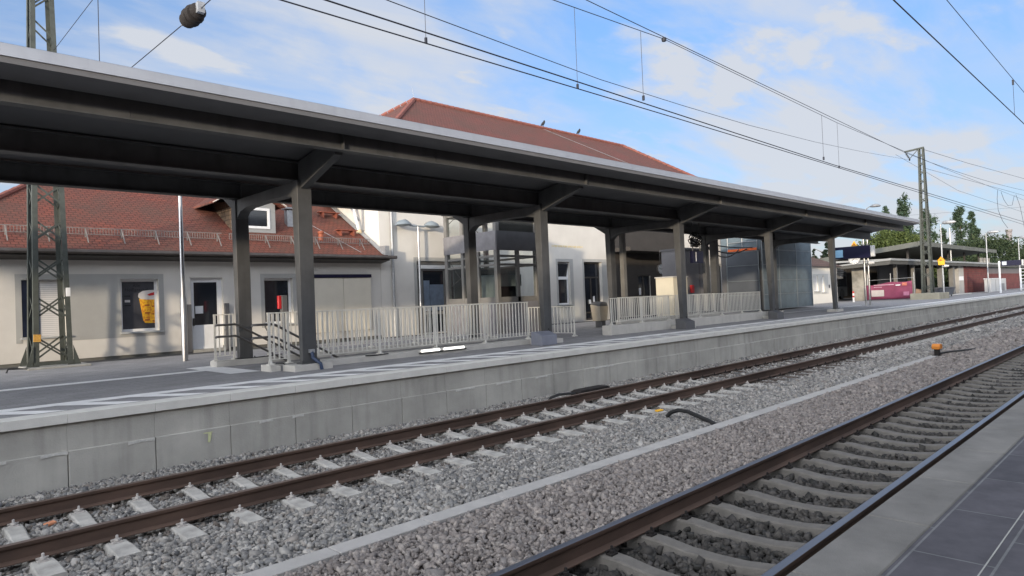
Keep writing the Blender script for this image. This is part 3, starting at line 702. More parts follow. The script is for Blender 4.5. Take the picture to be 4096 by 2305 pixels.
def low_building():
    t = thing('station_annex', 'low cream station building with a red tiled hipped roof', 'building', (8, 22, PZ))
    H = [(3.40, 4.40, 1.53, 3.08), (5.77, 6.80, 1.53, 3.08), (7.72, 8.72, .86, 3.11), (10.10, 11.12, 1.53, 3.08)]
    w = wall_with_holes(1.3, 14.74, .93, 3.78, 22.0, .34, H)
    w.box(1.3, 1.64, 22.34, 33.3, .93, 3.78); w.box(1.64, 14.4, 33, 33.3, .93, 3.78)
    w.build('wall', render_cream, t)
    MB().box(1.33, 7.72, 22.03, 22.3, .5, .928).build('plinth', plinth_m, t); MB().box(8.72, 14.7, 22.03, 22.3, .5, .928).build('plinth', plinth_m, t)
    # the grey painted field round the two left windows and round the third
    g = wall_with_holes(3.26, 6.94, 1.38, 3.23, 21.993, .005, [(3.40, 4.40, 1.38, 3.08), (5.77, 6.80, 1.53, 3.08)]); g.build('painted_field', render_grey, t)
    g = wall_with_holes(9.97, 11.25, 1.42, 3.23, 21.993, .005, [(10.10, 11.12, 1.53, 3.08)]); g.build('painted_field', render_grey, t)
    # dark rooms behind
    MB().box(1.7, 14.3, 22.75, 22.8, .6, 3.7).build('inner_wall', dark_panel, t)
    for i, (x0, x1, z0, z1) in enumerate(H):
        if i == 2: continue
        wi = frame_rect(x0, x1, z0, z1, 22.17, 22.24, .075).build('window', white_pvc, t)
        s = MB(); s.box(x0-.04, x1+.10, 21.93, 22.17, z0-.05, z0-.005); s.build('sill', mat('grey sill', (.40, .41, .41), .5, .08, 5), wi)
        if i == 0:
            MB().box(x0+.42, x1-.075, 22.15, 22.165, z0+.02, z1-.02).build('shutter', shutter_m, wi); MB().box(x0+.01, x0+.41, 22.13, 22.165, z0+.01, z1-.01).build('pane', mat('blue-grey glass', (.045, .06, .10), .15, .2, 2, spec=.7), wi)
        else:
            MB().box(x0+.075, x1-.075, 22.205, 22.215, z0+.075, z1-.075).build('pane', glass, wi)
        if i == 1: win = wi
    # poster inside the second window: dark ground, yellow cup with a white lid
    p = thing('poster', 'dark poster of a yellow cup in the window', 'poster', (6.3, 22.19, 1.6))
    MB().box(5.85, 6.724, 22.19, 22.20, 1.61, 3.0).build('sheet', mat('charcoal print', (.045, .046, .055), .5, .2, 3), p)
    c = MB(); X = lambda u: 6.27+u*.455; Zz = lambda v: 1.70+v*.74
    c.add([(X(.08), 22.186, 2.50), (X(1.0), 22.186, 2.50), (X(1.0), 22.186, 1.76), (X(.60), 22.186, 1.76), (X(.40), 22.186, 1.77), (X(.30), 22.186, 1.84)], [(0, 1, 2, 3, 4, 5)])
    cu, nt, N, L, b = nodes('yellow cup print'); b.inputs['Roughness'].default_value = .5
    tc = N.new('ShaderNodeTexCoord'); n = N.new('ShaderNodeTexNoise'); n.inputs['Scale'].default_value = 14; n.inputs['Detail'].default_value = 3; L.new(tc.outputs['Object'], n.inputs['Vector'])
    r = N.new('ShaderNodeValToRGB'); r.color_ramp.elements[0].position = .38; r.color_ramp.elements[1].position = .56
    r.color_ramp.elements[0].color = (.62, .20, .02, 1); r.color_ramp.elements[1].color = (.85, .47, .02, 1); L.new(n.outputs[0], r.inputs[0]); L.new(r.outputs[0], b.inputs['Base Color'])
    co = c.build('cup', cu, p)
    k = MB(); k.add([(X(.02), 22.184, 2.58), (X(.06), 22.184, 2.66), (X(.3), 22.184, 2.73), (X(.7), 22.184, 2.755), (X(1), 22.184, 2.755), (X(1), 22.184, 2.47), (X(.5), 22.184, 2.47), (X(.15), 22.184, 2.49), (X(.04), 22.184, 2.54)], [tuple(range(9))])
    k.build('lid', mat('white print', (.60, .58, .57), .5, .08, 6), co)
    k = MB(); k.add([(X(.55), 22.182, 2.61), (X(.75), 22.182, 2.66), (X(1), 22.182, 2.69), (X(1), 22.182, 2.60), (X(.7), 22.182, 2.58)], [(0, 1, 2, 3, 4)]); k.build('red_print', red_paint, co)
    k = MB()
    for zc in (2.30, 2.07, 1.86):
        k.box(X(.40), X(.70), 22.183, 22.185, zc-.025, zc+.02); k.box(X(.85), X(.98), 22.183, 22.185, zc-.06, zc-.02)
    k.build('brown_print', mat('brown print', (.40, .09, .02), .5, .3, 30), co)
    k = MB(); k.box(5.92, 6.06, 22.186, 22.189, 2.40, 2.47); k.build('white_note', mat('white print', (.6, .58, .57)), p)
    k = MB()
    k.box(5.91, 6.07, 22.186, 22.189, 2.57, 2.60); k.box(5.91, 6.08, 22.186, 22.189, 2.29, 2.32)
    bp_ = mat('black print', (.010, .010, .012), .5); k.build('lettering', bp_, p)
    text_mesh('Alle', .13, (6.24, 22.187, 2.89), (R(90), 0, 0), bp_, 'lettering', p, .002); text_mesh('Heißgetränke', .135, (6.29, 22.187, 2.765), (R(90), 0, 0), bp_, 'lettering', p, .002)
    # door
    d = frame_rect(7.72, 8.72, .86, 3.11, 22.12, 22.22, .07).build('door', white_pvc, t)
    lf = frame_rect(7.79, 8.65, .87, 3.04, 22.14, 22.20, .07); lf.box(7.86, 8.58, 22.14, 22.20, .94, 1.62); lf.build('leaf', white_pvc, d)
    MB().box(7.86, 8.58, 22.165, 22.175, 1.62, 2.97).build('pane', glass, d)
    MB().box(7.805, 7.845, 22.08, 22.14, 1.60, 1.84).build('handle', gutter_m, d)
    MB().box(7.90, 8.14, 22.155, 22.163, 1.98, 2.22).build('notice', white_pvc, d)
    MB().box(7.72, 8.72, 21.9, 22.4, .70, .858).build('threshold', concrete, d)
    # soffit, gutter
    MB().prism([(21.42, 3.70), (22.0, 3.62), (22.0, 3.80), (21.42, 3.80)], .9, 14.8, 'X').build('eaves_board', gutter_m, t)
    gt = MB(); gt.prism([(21.30, 3.875), (21.28, 3.80), (21.32, 3.755), (21.40, 3.755), (21.44, 3.80), (21.43, 3.875)], .8, 15.05, 'X'); gt.build('gutter', mat('zinc-brown gutter', (.10, .085, .075), .5, .2, 5), t)
    # roof: hipped at the left, running into the tall house at the right
    yr = 27.5; zr_ = rz(yr); xl = .85; xr = 6.2
    m = MB()
    m.add([(xl, ye, ze), (14.72, ye, ze), (14.72, yr, zr_), (xr, yr, zr_), (xl, 33.6, ze), (14.72, 33.6, ze)], [(0, 1, 2, 3), (0, 3, 4), (4, 3, 2, 5)])
    m.add([(xl, ye, ze-.09), (14.72, ye, ze-.09), (14.72, yr, zr_-.09), (xr, yr, zr_-.09), (xl, 33.6, ze-.09), (14.72, 33.6, ze-.09)], [(3, 2, 1, 0), (4, 3, 0), (5, 2, 3, 4)])
    m.add([(xl, ye, ze), (14.72, ye, ze), (14.72, ye, ze-.09), (xl, ye, ze-.09)], [(0, 1, 2, 3)])
    rf = m.build('roof', tile_low, t)
    h = MB()
    n = 22
    for i in range(n):
        a, b_ = i/n, (i+.92)/n
        P = lambda s: Vector((xl+(xr-xl)*s, ye+(yr-ye)*s, ze+(zr_-ze)*s+.02))
        h.tube([P(a), P(b_)], .085, 8, r2=.10)
    h.build('hip_ridge', tile_ridge, rf, smooth=True)
    # metal flashing against the tall house
    f = MB(); f.bar((14.60, ye+.02, ze+.05), (14.60, 27, rz(27)+.05), .22, .03); f.box(14.55, 14.74, 21.35, 21.7, 3.9, 4.25); f.build('flashing', galv, rf)
    # snow guard
    s = MB(); yg0, yg1 = 21.85, 22.05
    for x0, x1 in ((.95, 8.75), (9.0, 14.35)):
        s.bar((x0, yg1, rz(yg1)+.27), (x1, yg1, rz(yg1)+.27), .02, .02); s.bar((x0, yg1, rz(yg1)+.09), (x1, yg1, rz(yg1)+.09), .015, .015)
        x = x0
        while x < x1: s.bar((x, yg1, rz(yg1)+.09), (x, yg1, rz(yg1)+.27), .012, .012, up=(1, 0, 0)); x += .075
        x = x0+.3
        while x < x1:
            s.bar((x, 21.72, rz(21.72)+.02), (x, yg1, rz(yg1)+.27), .03, .012); s.bar((x, yg1, rz(yg1)), (x, yg1, rz(yg1)+.27), .03, .02); x += .92
    s.build('snow_guard', mat('weathered zinc', (.22, .20, .185), .6, .2, 8, metal=.3), rf)
    # steps, vent tiles, lightning wire
    for x0, x1, y in ((13.42, 14.35, 24.25), (13.36, 14.25, 22.85), (12.0, 12.9, 25.4)):
        s = MB(); s.box(x0, x1, y-.16, y+.10, rz(y)+.16, rz(y)+.19); s.box(x0+.15, x0+.2, y-.14, y+.2, rz(y)-.05, rz(y)+.16); s.box(x1-.2, x1-.15, y-.14, y+.2, rz(y)-.05, rz(y)+.16)
        s.build('roof_step', mat('orange-red step', (.22, .065, .04), .7, .15, 6), rf)
    MB().lathe([(.10, rz(22.4)-.05), (.09, rz(22.4)+.22), (.11, rz(22.4)+.24), (.11, rz(22.4)+.30), (.05, rz(22.4)+.34)], (12.5, 22.42, 0), 12).build('roof_vent', mat('orange clay', (.28, .08, .04), .7, .1, 6), rf, smooth=True)
    v = MB(); v.box(11.66, 11.92, 23.3, 23.55, 5.0, 5.66); v.box(11.60, 11.98, 23.22, 23.62, 5.68, 5.74); v.build('roof_vent', galv, rf, bevel=.015)
    MB().tube([(11.9, 25.0, rz(25)+.03), (12.9, 23.0, rz(23)+.03), (13.6, 21.5, rz(21.5)+.05)], .008, 5).build('lightning_wire', galv, rf)
    # dormer
    d = MB(); x0, x1, yf = 9.42, 10.93, 22.75
    d = wall_with_holes(x0, x1, 4.62, 5.72, yf, .1, [(9.86, 10.72, 4.84, 5.56)])
    do = d.build('dormer', mat('grey dormer cladding', (.28, .29, .29), .7, .08, 4), t)
    c = MB(); c.prism([(yf+.1, 4.62), (yf+.1, 5.72), (24.9, 5.95)], x0-.02, x0+.06, 'X'); c.build('cheek', tile_hung, do); c = MB(); c.prism([(yf+.1, 4.62), (yf+.1, 5.72), (24.9, 5.95)], x1-.06, x1, 'X'); c.build('cheek', tile_hung, do)
    r_ = MB(); r_.prism([(8.72, 5.60), (9.92, 6.35), (11.2, 5.60), (11.2, 5.68), (9.92, 6.45), (8.72, 5.68)], 22.5, 26.0, 'Y'); r_.build('dormer_roof', tile_low, do)
    fb = MB(); fb.bar((8.70, 22.48, 5.63), (9.92, 22.48, 6.39), .03, .13, up=(0, 1, 0)); fb.bar((11.22, 22.48, 5.63), (9.92, 22.48, 6.39), .03, .13, up=(0, 1, 0)); fb.build('barge_board', mat('pale board', (.55, .50, .46), .7, .1, 5), do)
    gb = MB(); gb.prism([(9.42, 5.72), (10.93, 5.72), (9.92, 6.33)], yf+.01, yf+.09, 'Y'); gb.build('gable', mat('grey dormer cladding', (.28, .29, .29)), do)
    wi = frame_rect(9.86, 10.72, 4.84, 5.56, yf-.03, yf+.05, .085).build('window', white_pvc, do)
    MB().box(9.94, 10.64, yf+.01, yf+.03, 4.92, 5.48).build('pane', glass, do)
    # display board on the wall
    b = thing('display_board', 'blank cream double display board under a navy strip on the low station building', 'notice board', (13, 21.9, 1))
    m = MB(); m.box(11.75, 13.045, 21.9, 21.985, 1.12, 3.07); m.box(13.06, 14.22, 21.9, 21.985, 1.12, 3.07); m.build('panel', mat('cream board', (.60, .56, .47), .6, .05, 2), b)
    MB().box(11.72, 14.24, 21.86, 21.985, 3.08, 3.20).build('header', navy, b)
    # side boards by the door
    tag(MB().box(7.555, 7.70, 21.90, 21.985, .78, 2.28).build('grey_panel', dark_panel, bevel=.008), 'narrow dark grey panel on the left of the white door', 'panel')
    tag(MB().box(8.73, 8.87, 21.90, 21.985, .78, 2.28).build('grey_panel', dark_panel, bevel=.008), 'narrow dark grey panel on the right of the white door', 'panel')
low_building()

# ================================================================== MAIN STATION BUILDING
def main_building():
    t = thing('station_house', 'tall cream station house with a big red hipped roof behind the canopy', 'building', (30, 22, PZ))
    H = [(16.48, 19.4, .80, 3.74), (25.08, 26.0, 1.68, 3.80), (27.12, 28.60, .80, 3.82), (31.85, 33.1, .80, 3.10), (41.2, 41.75, 1.5, 3.8)]
    w = wall_with_holes(14.75, 46.0, .5, 7.95, 22.0, .4, H)
    w.box(14.75, 15.15, 22.4, 34.3, .5, 7.95); w.box(45.6, 46.0, 22.4, 34.3, .5, 7.95)
    w.build('wall', render_cream, t)
    MB().box(15.2, 45.5, 23.2, 23.25, .6, 4.2).build('inner_wall', dark_panel, t)
    for x0, x1, z0, z1, h in ((16.33, 19.6, .8, 3.89, H[0]), (24.95, 26.25, 1.55, 3.95, H[1]), (27.0, 29.05, .8, 3.97, H[2])):
        wall_with_holes(x0, x1, z0, z1, 21.993, .005, [h]).build('painted_surround', render_grey, t)
    # shop front
    s = MB(); s.box(16.48, 19.4, 22.1, 22.2, 3.60, 3.74); s.box(16.48, 19.4, 22.1, 22.2, 3.36, 3.42); s.box(16.48, 16.62, 22.1, 22.2, .8, 3.6); s.box(16.70, 16.86, 22.12, 22.2, .8, 3.36); s.box(17.95, 18.02, 22.1, 22.2, .8, 3.36); s.box(16.62, 19.4, 22.1, 22.2, 1.55, 1.66)
    wn = s.build('window', lift_steel, t)
    MB().box(16.5, 19.4, 22.16, 22.17, .82, 3.6).build('pane', glass, wn)
    bl = MB(); bl.box(16.9, 17.2, 22.14, 22.155, 1.7, 2.95); bl.box(17.22, 17.93, 22.14, 22.155, 1.7, 2.78); bl.build('window_film', mat('blue-grey window film', (.16, .20, .26), .4, .2, 4), wn)
    MB().box(16.6, 19.4, 22.05, 22.11, 3.43, 3.58).build('shutter_box', render_white, wn)
    # tall window with a tilted upper pane
    wn = frame_rect(25.08, 26.0, 1.68, 3.80, 22.15, 22.25, .07).build('window', white_pvc, t)
    m = MB(); m.box(25.15, 25.93, 22.15, 22.25, 2.93, 3.07); m.build('transom', white_pvc, wn)
    MB().box(25.15, 25.93, 22.2, 22.21, 1.75, 2.93).build('pane', glass, wn)
    m = MB(); m.add([(25.15, 22.20, 3.07), (25.93, 22.20, 3.07), (25.93, 22.05, 3.70), (25.15, 22.05, 3.70), (25.15, 22.22, 3.07), (25.93, 22.22, 3.07), (25.93, 22.07, 3.70), (25.15, 22.07, 3.70)], [(0, 1, 2, 3), (4, 7, 6, 5), (0, 4, 5, 1), (2, 6, 7, 3), (0, 3, 7, 4), (1, 5, 6, 2)]); m.build('pane', glass, wn)
    MB().box(25.0, 26.1, 21.93, 22.15, 1.63, 1.675).build('sill', mat('grey sill', (.40, .41, .41)), wn)
    # station door
    d = frame_rect(27.12, 28.60, .80, 3.82, 22.18, 22.28, .08).build('door', gutter_m, t)
    m = MB(); m.box(27.2, 28.52, 22.18, 22.28, 2.98, 3.06); m.box(27.82, 27.90, 22.18, 22.28, .9, 2.98); m.box(27.2, 28.52, 22.18, 22.28, 1.15, 1.23); m.build('leaf', gutter_m, d)
    MB().box(27.2, 28.52, 22.22, 22.23, .88, 3.74).build('pane', glass, d)
    m = MB(); m.box(27.62, 27.80, 22.165, 22.175, 1.65, 1.86); m.box(27.98, 28.12, 22.165, 22.175, 1.74, 2.04); m.build('notice', white_pvc, d)
    # dark entrance bay, the shade of the recess put into its colour
    wall_with_holes(29.3, 35.85, .55, 6.0, 21.95, .045, [(31.85, 33.1, .55, 3.10)]).build('entrance_bay', shade_brown, t)
    d = frame_rect(31.85, 33.1, .80, 3.10, 22.05, 22.12, .06); d.box(32.42, 32.5, 22.05, 22.12, .86, 3.04); d = d.build('door', gutter_m, t)
    MB().box(31.9, 33.05, 22.08, 22.09, .84, 3.05).build('pane', glass, d)
    MB().box(32.0, 32.2, 22.04, 22.049, 2.0, 2.4).build('notice', white_pvc, d)
    m = MB(); m.box(29.3, 36.0, 20.6, 21.95, 4.35, 4.55); m.build('entrance_roof', shade_brown, t)
    MB().box(35.86, 36.05, 21.3, 21.95, .8, 4.35).build('pier', render_white, t)
    # right window
    wn = frame_rect(41.2, 41.75, 1.5, 3.8, 22.12, 22.2, .06).build('window', white_pvc, t); MB().box(41.26, 41.69, 22.15, 22.16, 1.56, 3.74).build('pane', glass, wn)
    # faint yellow lettering strip
    m = MB()
    for i, x in enumerate(np.arange(24.7, 27.0, .12)): m.box(x, x+.07+.03*(i % 3), 21.994, 21.999, 4.52+.02*(i % 2), 4.62)
    m.build('wall_lettering', mat('faded yellow print', (.60, .51, .32), .9, .2, 8), t)
    # upper-storey windows
    for x in (17.5, 21.5, 25.5, 29.5, 33.5, 37.5, 41.5):
        wn = frame_rect(x, x+1.1, 6.0, 7.5, 21.95, 21.999, .08).build('window', white_pvc, t); MB().box(x+.08, x+1.02, 21.975, 21.99, 6.08, 7.42).build('pane', glass, wn)
    # roof
    ez, ey = 8.0, 21.45; y2 = 34.6; yr = 28.0; zr_ = 12.56; xl, xr, a, b = 14.3, 46.3, 21.2, 39.4
    m = MB()
    m.add([(xl, ey, ez), (xr, ey, ez), (b, yr, zr_), (a, yr, zr_), (xl, y2, ez), (xr, y2, ez)], [(0, 1, 2, 3), (0, 3, 4), (4, 3, 2, 5), (1, 5, 2)])
    m.add([(xl, ey, ez-.12), (xr, ey, ez-.12), (xr, y2, ez-.12), (xl, y2, ez-.12)], [(3, 2, 1, 0)])
    m.add([(xl, ey, ez), (xr, ey, ez), (xr, ey, ez-.12), (xl, ey, ez-.12)], [(0, 1, 2, 3)]); m.add([(xl, ey, ez), (xl, y2, ez), (xl, y2, ez-.12), (xl, ey, ez-.12)], [(0, 1, 2, 3)])
    rf = m.build('roof', tile_high, t)
    h = MB()
    def ridge(p, q, n, r=.12):
        p, q = Vector(p), Vector(q)
        for i in range(n): h.tube([p+(q-p)*(i/n), p+(q-p)*((i+.94)/n)], r*.85, 7, r2=r)
    ridge((a, yr, zr_+.03), (b, yr, zr_+.03), 48); ridge((xl, ey, ez+.03), (a, yr, zr_+.03), 28); ridge((xl, y2, ez+.03), (a, yr, zr_+.03), 28); ridge((xr, ey, ez+.03), (b, yr, zr_+.03), 28)
    h.build('ridge', tile_ridge, rf, smooth=True)
    MB().tube([(a, yr, zr_+.1), (a-.1, yr, zr_+.65)], .008, 5).build('lightning_rod', galv, rf)
    MB().tube([(31.0, 27.9, 12.5), (34.6, 25.2, 10.65), (36.0, 24.0, 9.85)], .012, 5).build('lightning_wire', galv, rf)
    MB().prism([(21.34, 8.0), (21.34, 7.9), (21.45, 7.86), (21.5, 8.0)], xl, xr, 'X').build('gutter', gutter_m, t)
    # downpipe at the joint of the two houses
    tag(MB().tube([(15.25, 21.88, .78), (15.25, 21.88, 7.8)], .052, 10).build('downpipe', galv, smooth=True), 'grey round downpipe on the cream wall left of the twin lamp', 'downpipe')
    # bracket with white pipe on the side wall
    p = thing('wall_bracket', 'white pipe and steel bracket on the tall wall above the low red roof', 'bracket', (14.5, 23.2, 5))
    MB().tube([(14.50, 23.05, 5.0), (14.50, 23.25, 5.55), (14.48, 23.5, 6.3), (14.5, 23.6, 6.45)], .055, 8).build('pipe', white_pvc, p, smooth=True)
    MB().lathe([(.12, 4.86), (.10, 4.98), (.06, 5.03)], (14.50, 23.03, 0), 10).build('collar', mat('pale sealing', (.60, .48, .30), .8, .2, 8), p)
    m = MB(); m.box(14.2, 14.74, 23.5, 23.56, 6.2, 6.26); m.box(14.2, 14.74, 24.3, 24.36, 6.2, 6.26); m.box(14.2, 14.26, 23.4, 25.4, 6.26, 6.32); m.bar((14.7, 23.3, 5.4), (14.2, 23.4, 6.2), .05, .05); m.box(14.66, 14.74, 23.0, 23.06, 5.0, 6.6); m.build('frame', galv, p)
    MB().box(14.15, 14.7, 23.4, 25.4, 6.32, 6.38).build('shelf', pale_grey, p)
    # birds on the ridge
    for x, lab in ((31.1, 'small dark bird on the roof ridge, the left of the two'), (34.55, 'small dark bird on the roof ridge, the right of the two')):
        q = thing('bird', lab, 'bird', (x, 28, 12.66), 'birds on the roof ridge'); dk = mat('black feathers', (.02, .02, .022), .6)
        m = MB(); m.tube([(x-.22, 28, 12.72), (x-.10, 28, 12.80), (x, 28, 12.88), (x+.09, 28, 12.98), (x+.13, 28, 13.06), (x+.19, 28, 13.05)], .02, 8)
        vs = m.v; r_ = [.02, .07, .095, .075, .055, .012]
        o0 = m.build('body', dk, q, smooth=True)
        for i, v in enumerate(o0.data.vertices):
            k = min(i//8, 5); c = [Vector((-.22, 0, .06)), Vector((-.10, 0, .14)), Vector((0, 0, .22)), Vector((.09, 0, .32)), Vector((.13, 0, .40)), Vector((.19, 0, .39))][k]
            v.co = c+(v.co-c)*(r_[k]/.02)
        l = MB(); l.tube([(x+.02, 27.97, 12.70), (x+.02, 27.97, 12.82)], .012, 5); l.tube([(x+.02, 28.03, 12.70), (x+.02, 28.03, 12.82)], .012, 5); l.build('legs', dk, q)
main_building()

# ------------------------------------------------------------------ lift towers and things under the canopy
def lifts():
    t = thing('lift_tower', 'open steel and glass lift tower with a grey cladding band by the cream wall', 'lift tower', (18, 19, PZ))
    x0, x1, y0, y1, zt = 17.0, 19.25, 17.85, 20.85, 5.45
    m = MB()
    for x in (x0, x1-.16):
        for y in (y0, y1-.16): m.box(x, x+.16, y, y+.16, PZ, zt)
    m.box(x0+.01, x0+.11, 19.75, 19.88, PZ, zt); m.box(x0+1.05, x0+1.2, y0+.02, y0+.12, PZ, 3.87); m.box(x0+.01, x0+.11, 18.85, 18.98, PZ, 3.87)
    for z in (3.62, 3.3, 5.35):
        m.box(x0+.16, x1-.16, y0+.03, y0+.13, z, z+.08); m.box(x0+.03, x0+.13, y0+.16, y1-.16, z, z+.08); m.box(x0+.16, x1-.16, y1-.13, y1-.03, z, z+.08); m.box(x1-.13, x1-.03, y0+.16, y1-.16, z, z+.08)
    m.build('frame', lift_steel, t)
    m = MB(); m.box(x0+.16, x1-.16, y0+.02, y0+.14, 1.93, 2.14) ; m.box(x0+.02, x0+.14, y0+.16, y1-.16, 1.93, 2.14); m.build('sill_rail', lift_steel, t)
    c = MB(); c.box(x0-.03, x0, y0+.0, y1, 3.88, 4.58); cb = c.build('cladding', lift_clad, t); cb['label'] = 'dusty grey metal band on the side facing left'
    MB().box(x0, x1, y0-.03, y0, 3.86, 4.58).build('cladding', dark_panel, t); MB().box(x0+.17, x1, y0+.09, y0+.12, 4.59, 5.40).build('upper_panel', shade_brown, t)  # front band and upper panel darker: shade put into their colours
    MB().box(x0-.05, x1+.05, y0-.05, y1+.05, zt, zt+.12).build('roof', dark_panel, t)
    # low parapet panels
    p = MB(); p.box(x0-.02, x0, y0+.16, y1-.16, PZ, 1.95); p.box(x0+.16, x1-.16, y0-.02, y0, PZ, 1.95); p.build('parapet', lift_clad, t)
    # braces and cabin
    b = MB()
    for z0_, z1_ in ((2.1, 3.6), (4.6, 5.3)):
        b.tube([(x0+.1, y1-.2, z1_), (x0+.1, 19.85, z0_+.6)], .012, 5); b.tube([(x0+.1, y1-.2, z0_+.5), (x0+.1, 19.85, z0_+.9)], .012, 5); b.tube([(x1-.2, y1-.1, z1_), (x0+1.2, y1-.1, z0_)], .012, 5); b.tube([(x1-.2, y1-.1, z0_), (x0+1.2, y1-.1, z1_)], .012, 5)
    b.build('brace', gutter_m, t)
    cb = MB(); cb.box(x0+.5, x1-.4, y0+.6, y1-.7, 2.55, 3.0); cb.box(x0+.5, x0+.56, y0+.6, y1-.7, PZ, 2.55); cb.box(x0+.5, x1-.4, y1-.8, y1-.7, PZ, 2.55); cb.build('cabin', mat('dim cabin grey', (.13, .15, .15), .5, .15, 3), t)
    rw = MB(); rw.box(x0+.2, x1-.2, y1-.3, y1-.24, PZ, 3.3); rw.box(x1-.34, x1-.28, y0+.9, y1-.4, PZ, 3.3); rw.build('shade_wall', mat('interior shade grey', (.055, .06, .06), .5), t)  # dark inner wall added so the lift interior looks shaded
    gl, nt, N, L, bb = nodes('clear lift glass'); N.remove(bb)
    tb = N.new('ShaderNodeBsdfTransparent'); tb.inputs[0].default_value = (.86, .90, .89, 1); gb = N.new('ShaderNodeBsdfGlossy'); gb.inputs['Roughness'].default_value = .03
    mg = N.new('ShaderNodeMixShader'); mg.inputs[0].default_value = .10; L.new(tb.outputs[0], mg.inputs[1]); L.new(gb.outputs[0], mg.inputs[2]); L.new(mg.outputs[0], N['Material Output'].inputs[0])
    g = MB()
    for za, zb in ((2.03, 3.86), (4.6, 5.4)):
        g.add([(x0+.065, y0+.16, za), (x0+.065, y1-.16, za), (x0+.065, y1-.16, zb), (x0+.065, y0+.16, zb)], [(0, 1, 2, 3)])
        g.add([(x0+.16, y0+.075, za), (x1-.16, y0+.075, za), (x1-.16, y0+.075, zb), (x0+.16, y0+.075, zb)], [(0, 1, 2, 3)])
    g.build('glazing', gl, t)
    # blue-grey panelled tower further along
    t = thing('lift_tower', 'blue-grey panelled tower with thin frames behind the fourth column', 'lift tower', (40, 18, PZ), None)
    X0, X1, Y0 = 37.0, 43.9, 17.1
    m = MB(); m.box(X0, X1, Y0, 19.6, PZ+.08, 6.4); m.build('core', dark_panel, t)
    cols = [37.0, 39.15, 41.6, 43.9]; zs = [.88, 1.74, 2.56, 3.44, 4.32, 5.2, 6.1]
    p = MB(); fr = MB()
    for i in range(3):
        for j in range(6): p.box(cols[i]+.05, cols[i+1]-.05, Y0-.03, Y0, zs[j]+.025, zs[j+1]-.025)
    for j in range(6): p.box(X0-.03, X0, Y0+.05, 19.55, zs[j]+.025, zs[j+1]-.025) if j > 3 else None
    p.build('panels', blue_panel, t)
    for c in cols: fr.box(c-.045, c+.045, Y0-.05, Y0+.0, .86, 6.15)
    for z in zs: fr.box(X0, X1, Y0-.045, Y0-.0, z-.02, z+.02)
    fr.build('frame', mat('pale frame', (.20, .225, .24), .4, .1, 4, metal=.4), t)
    q = MB(); q.box(36.86, 36.98, 17.25, 19.15, PZ, 4.26); so_ = q.build('side_screen', slate_panel, t)
    fr = MB()
    for z in (.86, 1.74, 2.56, 3.44, 4.24): fr.box(36.83, 36.86, 17.2, 19.2, z-.02, z+.02)
    fr.box(36.83, 36.86, 17.2, 17.26, PZ, 4.26); fr.box(36.83, 36.86, 19.14, 19.2, PZ, 4.26); fr.build('screen_frame', mat('pale frame', (.20, .225, .24)), t)
    MB().box(36.82, 36.85, 17.3, 19.05, 4.29, 4.42).build('orange_board', mat('orange-red board', (.62, .12, .03), .6, .1, 6), t)
    g = MB()
    for y in (17.3, 18.2, 19.1): g.tube([(36.9, y, 4.26), (36.9, y, 5.2)], .02, 6)
    for z in (4.8, 5.2): g.tube([(36.9, 17.3, z), (36.9, 19.1, z)], .018, 6)
    g.build('guard_rail', galv, t)
    # kiosk, grey wall, clock, lamp, track sign
    k = thing('kiosk', 'pale cream box-shaped kiosk standing behind the third front column', 'kiosk', (26.6, 16.6, PZ))
    MB().box(26.0, 27.2, 16.1, 17.0, PZ, 2.72).build('body', mat('cream kiosk panel', (.62, .58, .47), .6, .05, 2), k, bevel=.015); MB().box(25.97, 27.23, 16.07, 17.03, 2.72, 2.77).build('top', pale_grey, k)
    k = thing('service_cabin', 'plain purple-grey service cabin left of the blue-grey tower', 'cabin', (31.4, 18.6, PZ))
    MB().box(30.3, 32.3, 18.0, 19.4, PZ, 4.2).build('body', mat('purple-grey panel', (.155, .152, .16), .6, .1, 2), k, bevel=.01); MB().box(30.25, 32.35, 17.95, 19.45, 4.2, 4.3).build('roof', dark_panel, k); MB().box(31.6, 31.64, 17.98, 18.0, PZ, 3.6).build('joint', dark_panel, k)
    tag(MB().box(30.62, 30.86, 17.88, 17.995, 2.0, 2.40).build('red_box', red_paint, bevel=.01), 'bright red wall box on the purple-grey cabin', 'wall box')
    c = thing('station_clock', 'round white clock hanging in the dark entrance behind the kiosk', 'clock', (31.2, 20.1, 3.3))
    def clockface(c, x, y, z, r, ax):
        n = 24
        ring = MB().lathe([(r*1.06, -.05), (r*1.06, .05)], (x, y, z), n, ax); ring.build('case', gutter_m, c, smooth=True)
        f = MB().lathe([(r, -.056), (r, .056)], (x, y, z), n, ax); f.build('face', white_pvc, c)
        h = MB()
        o = -.062
        for ang, ln, w in ((R(55), r*.55, .05*r), (R(-70), r*.85, .035*r)):
            dx, dz = math.sin(ang)*ln, math.cos(ang)*ln
            if ax == 'Y': h.bar((x, y+o, z), (x+dx, y+o, z+dz), w*2, .006, up=(0, 1, 0))
            else: h.bar((x+o, y, z), (x+o, y-dx, z+dz), w*2, .006, up=(1, 0, 0))
        for i in range(12):
            a = R(30*i); s, cs = math.sin(a), math.cos(a)
            if ax == 'Y': h.bar((x+s*r*.78, y+o+.003, z+cs*r*.78), (x+s*r*.94, y+o+.003, z+cs*r*.94), .07*r, .004, up=(0, 1, 0))
            else: h.bar((x+o+.003, y-s*r*.78, z+cs*r*.78), (x+o+.003, y-s*r*.94, z+cs*r*.94), .07*r, .004, up=(1, 0, 0))
        h.build('hands', black_rubber, c)
    clockface(c, 31.25, 20.1, 3.33, .26, 'Y')
    MB().tube([(31.25, 20.1, 3.6), (31.25, 20.1, 4.36)], .02, 6).build('rod', gutter_m, c)
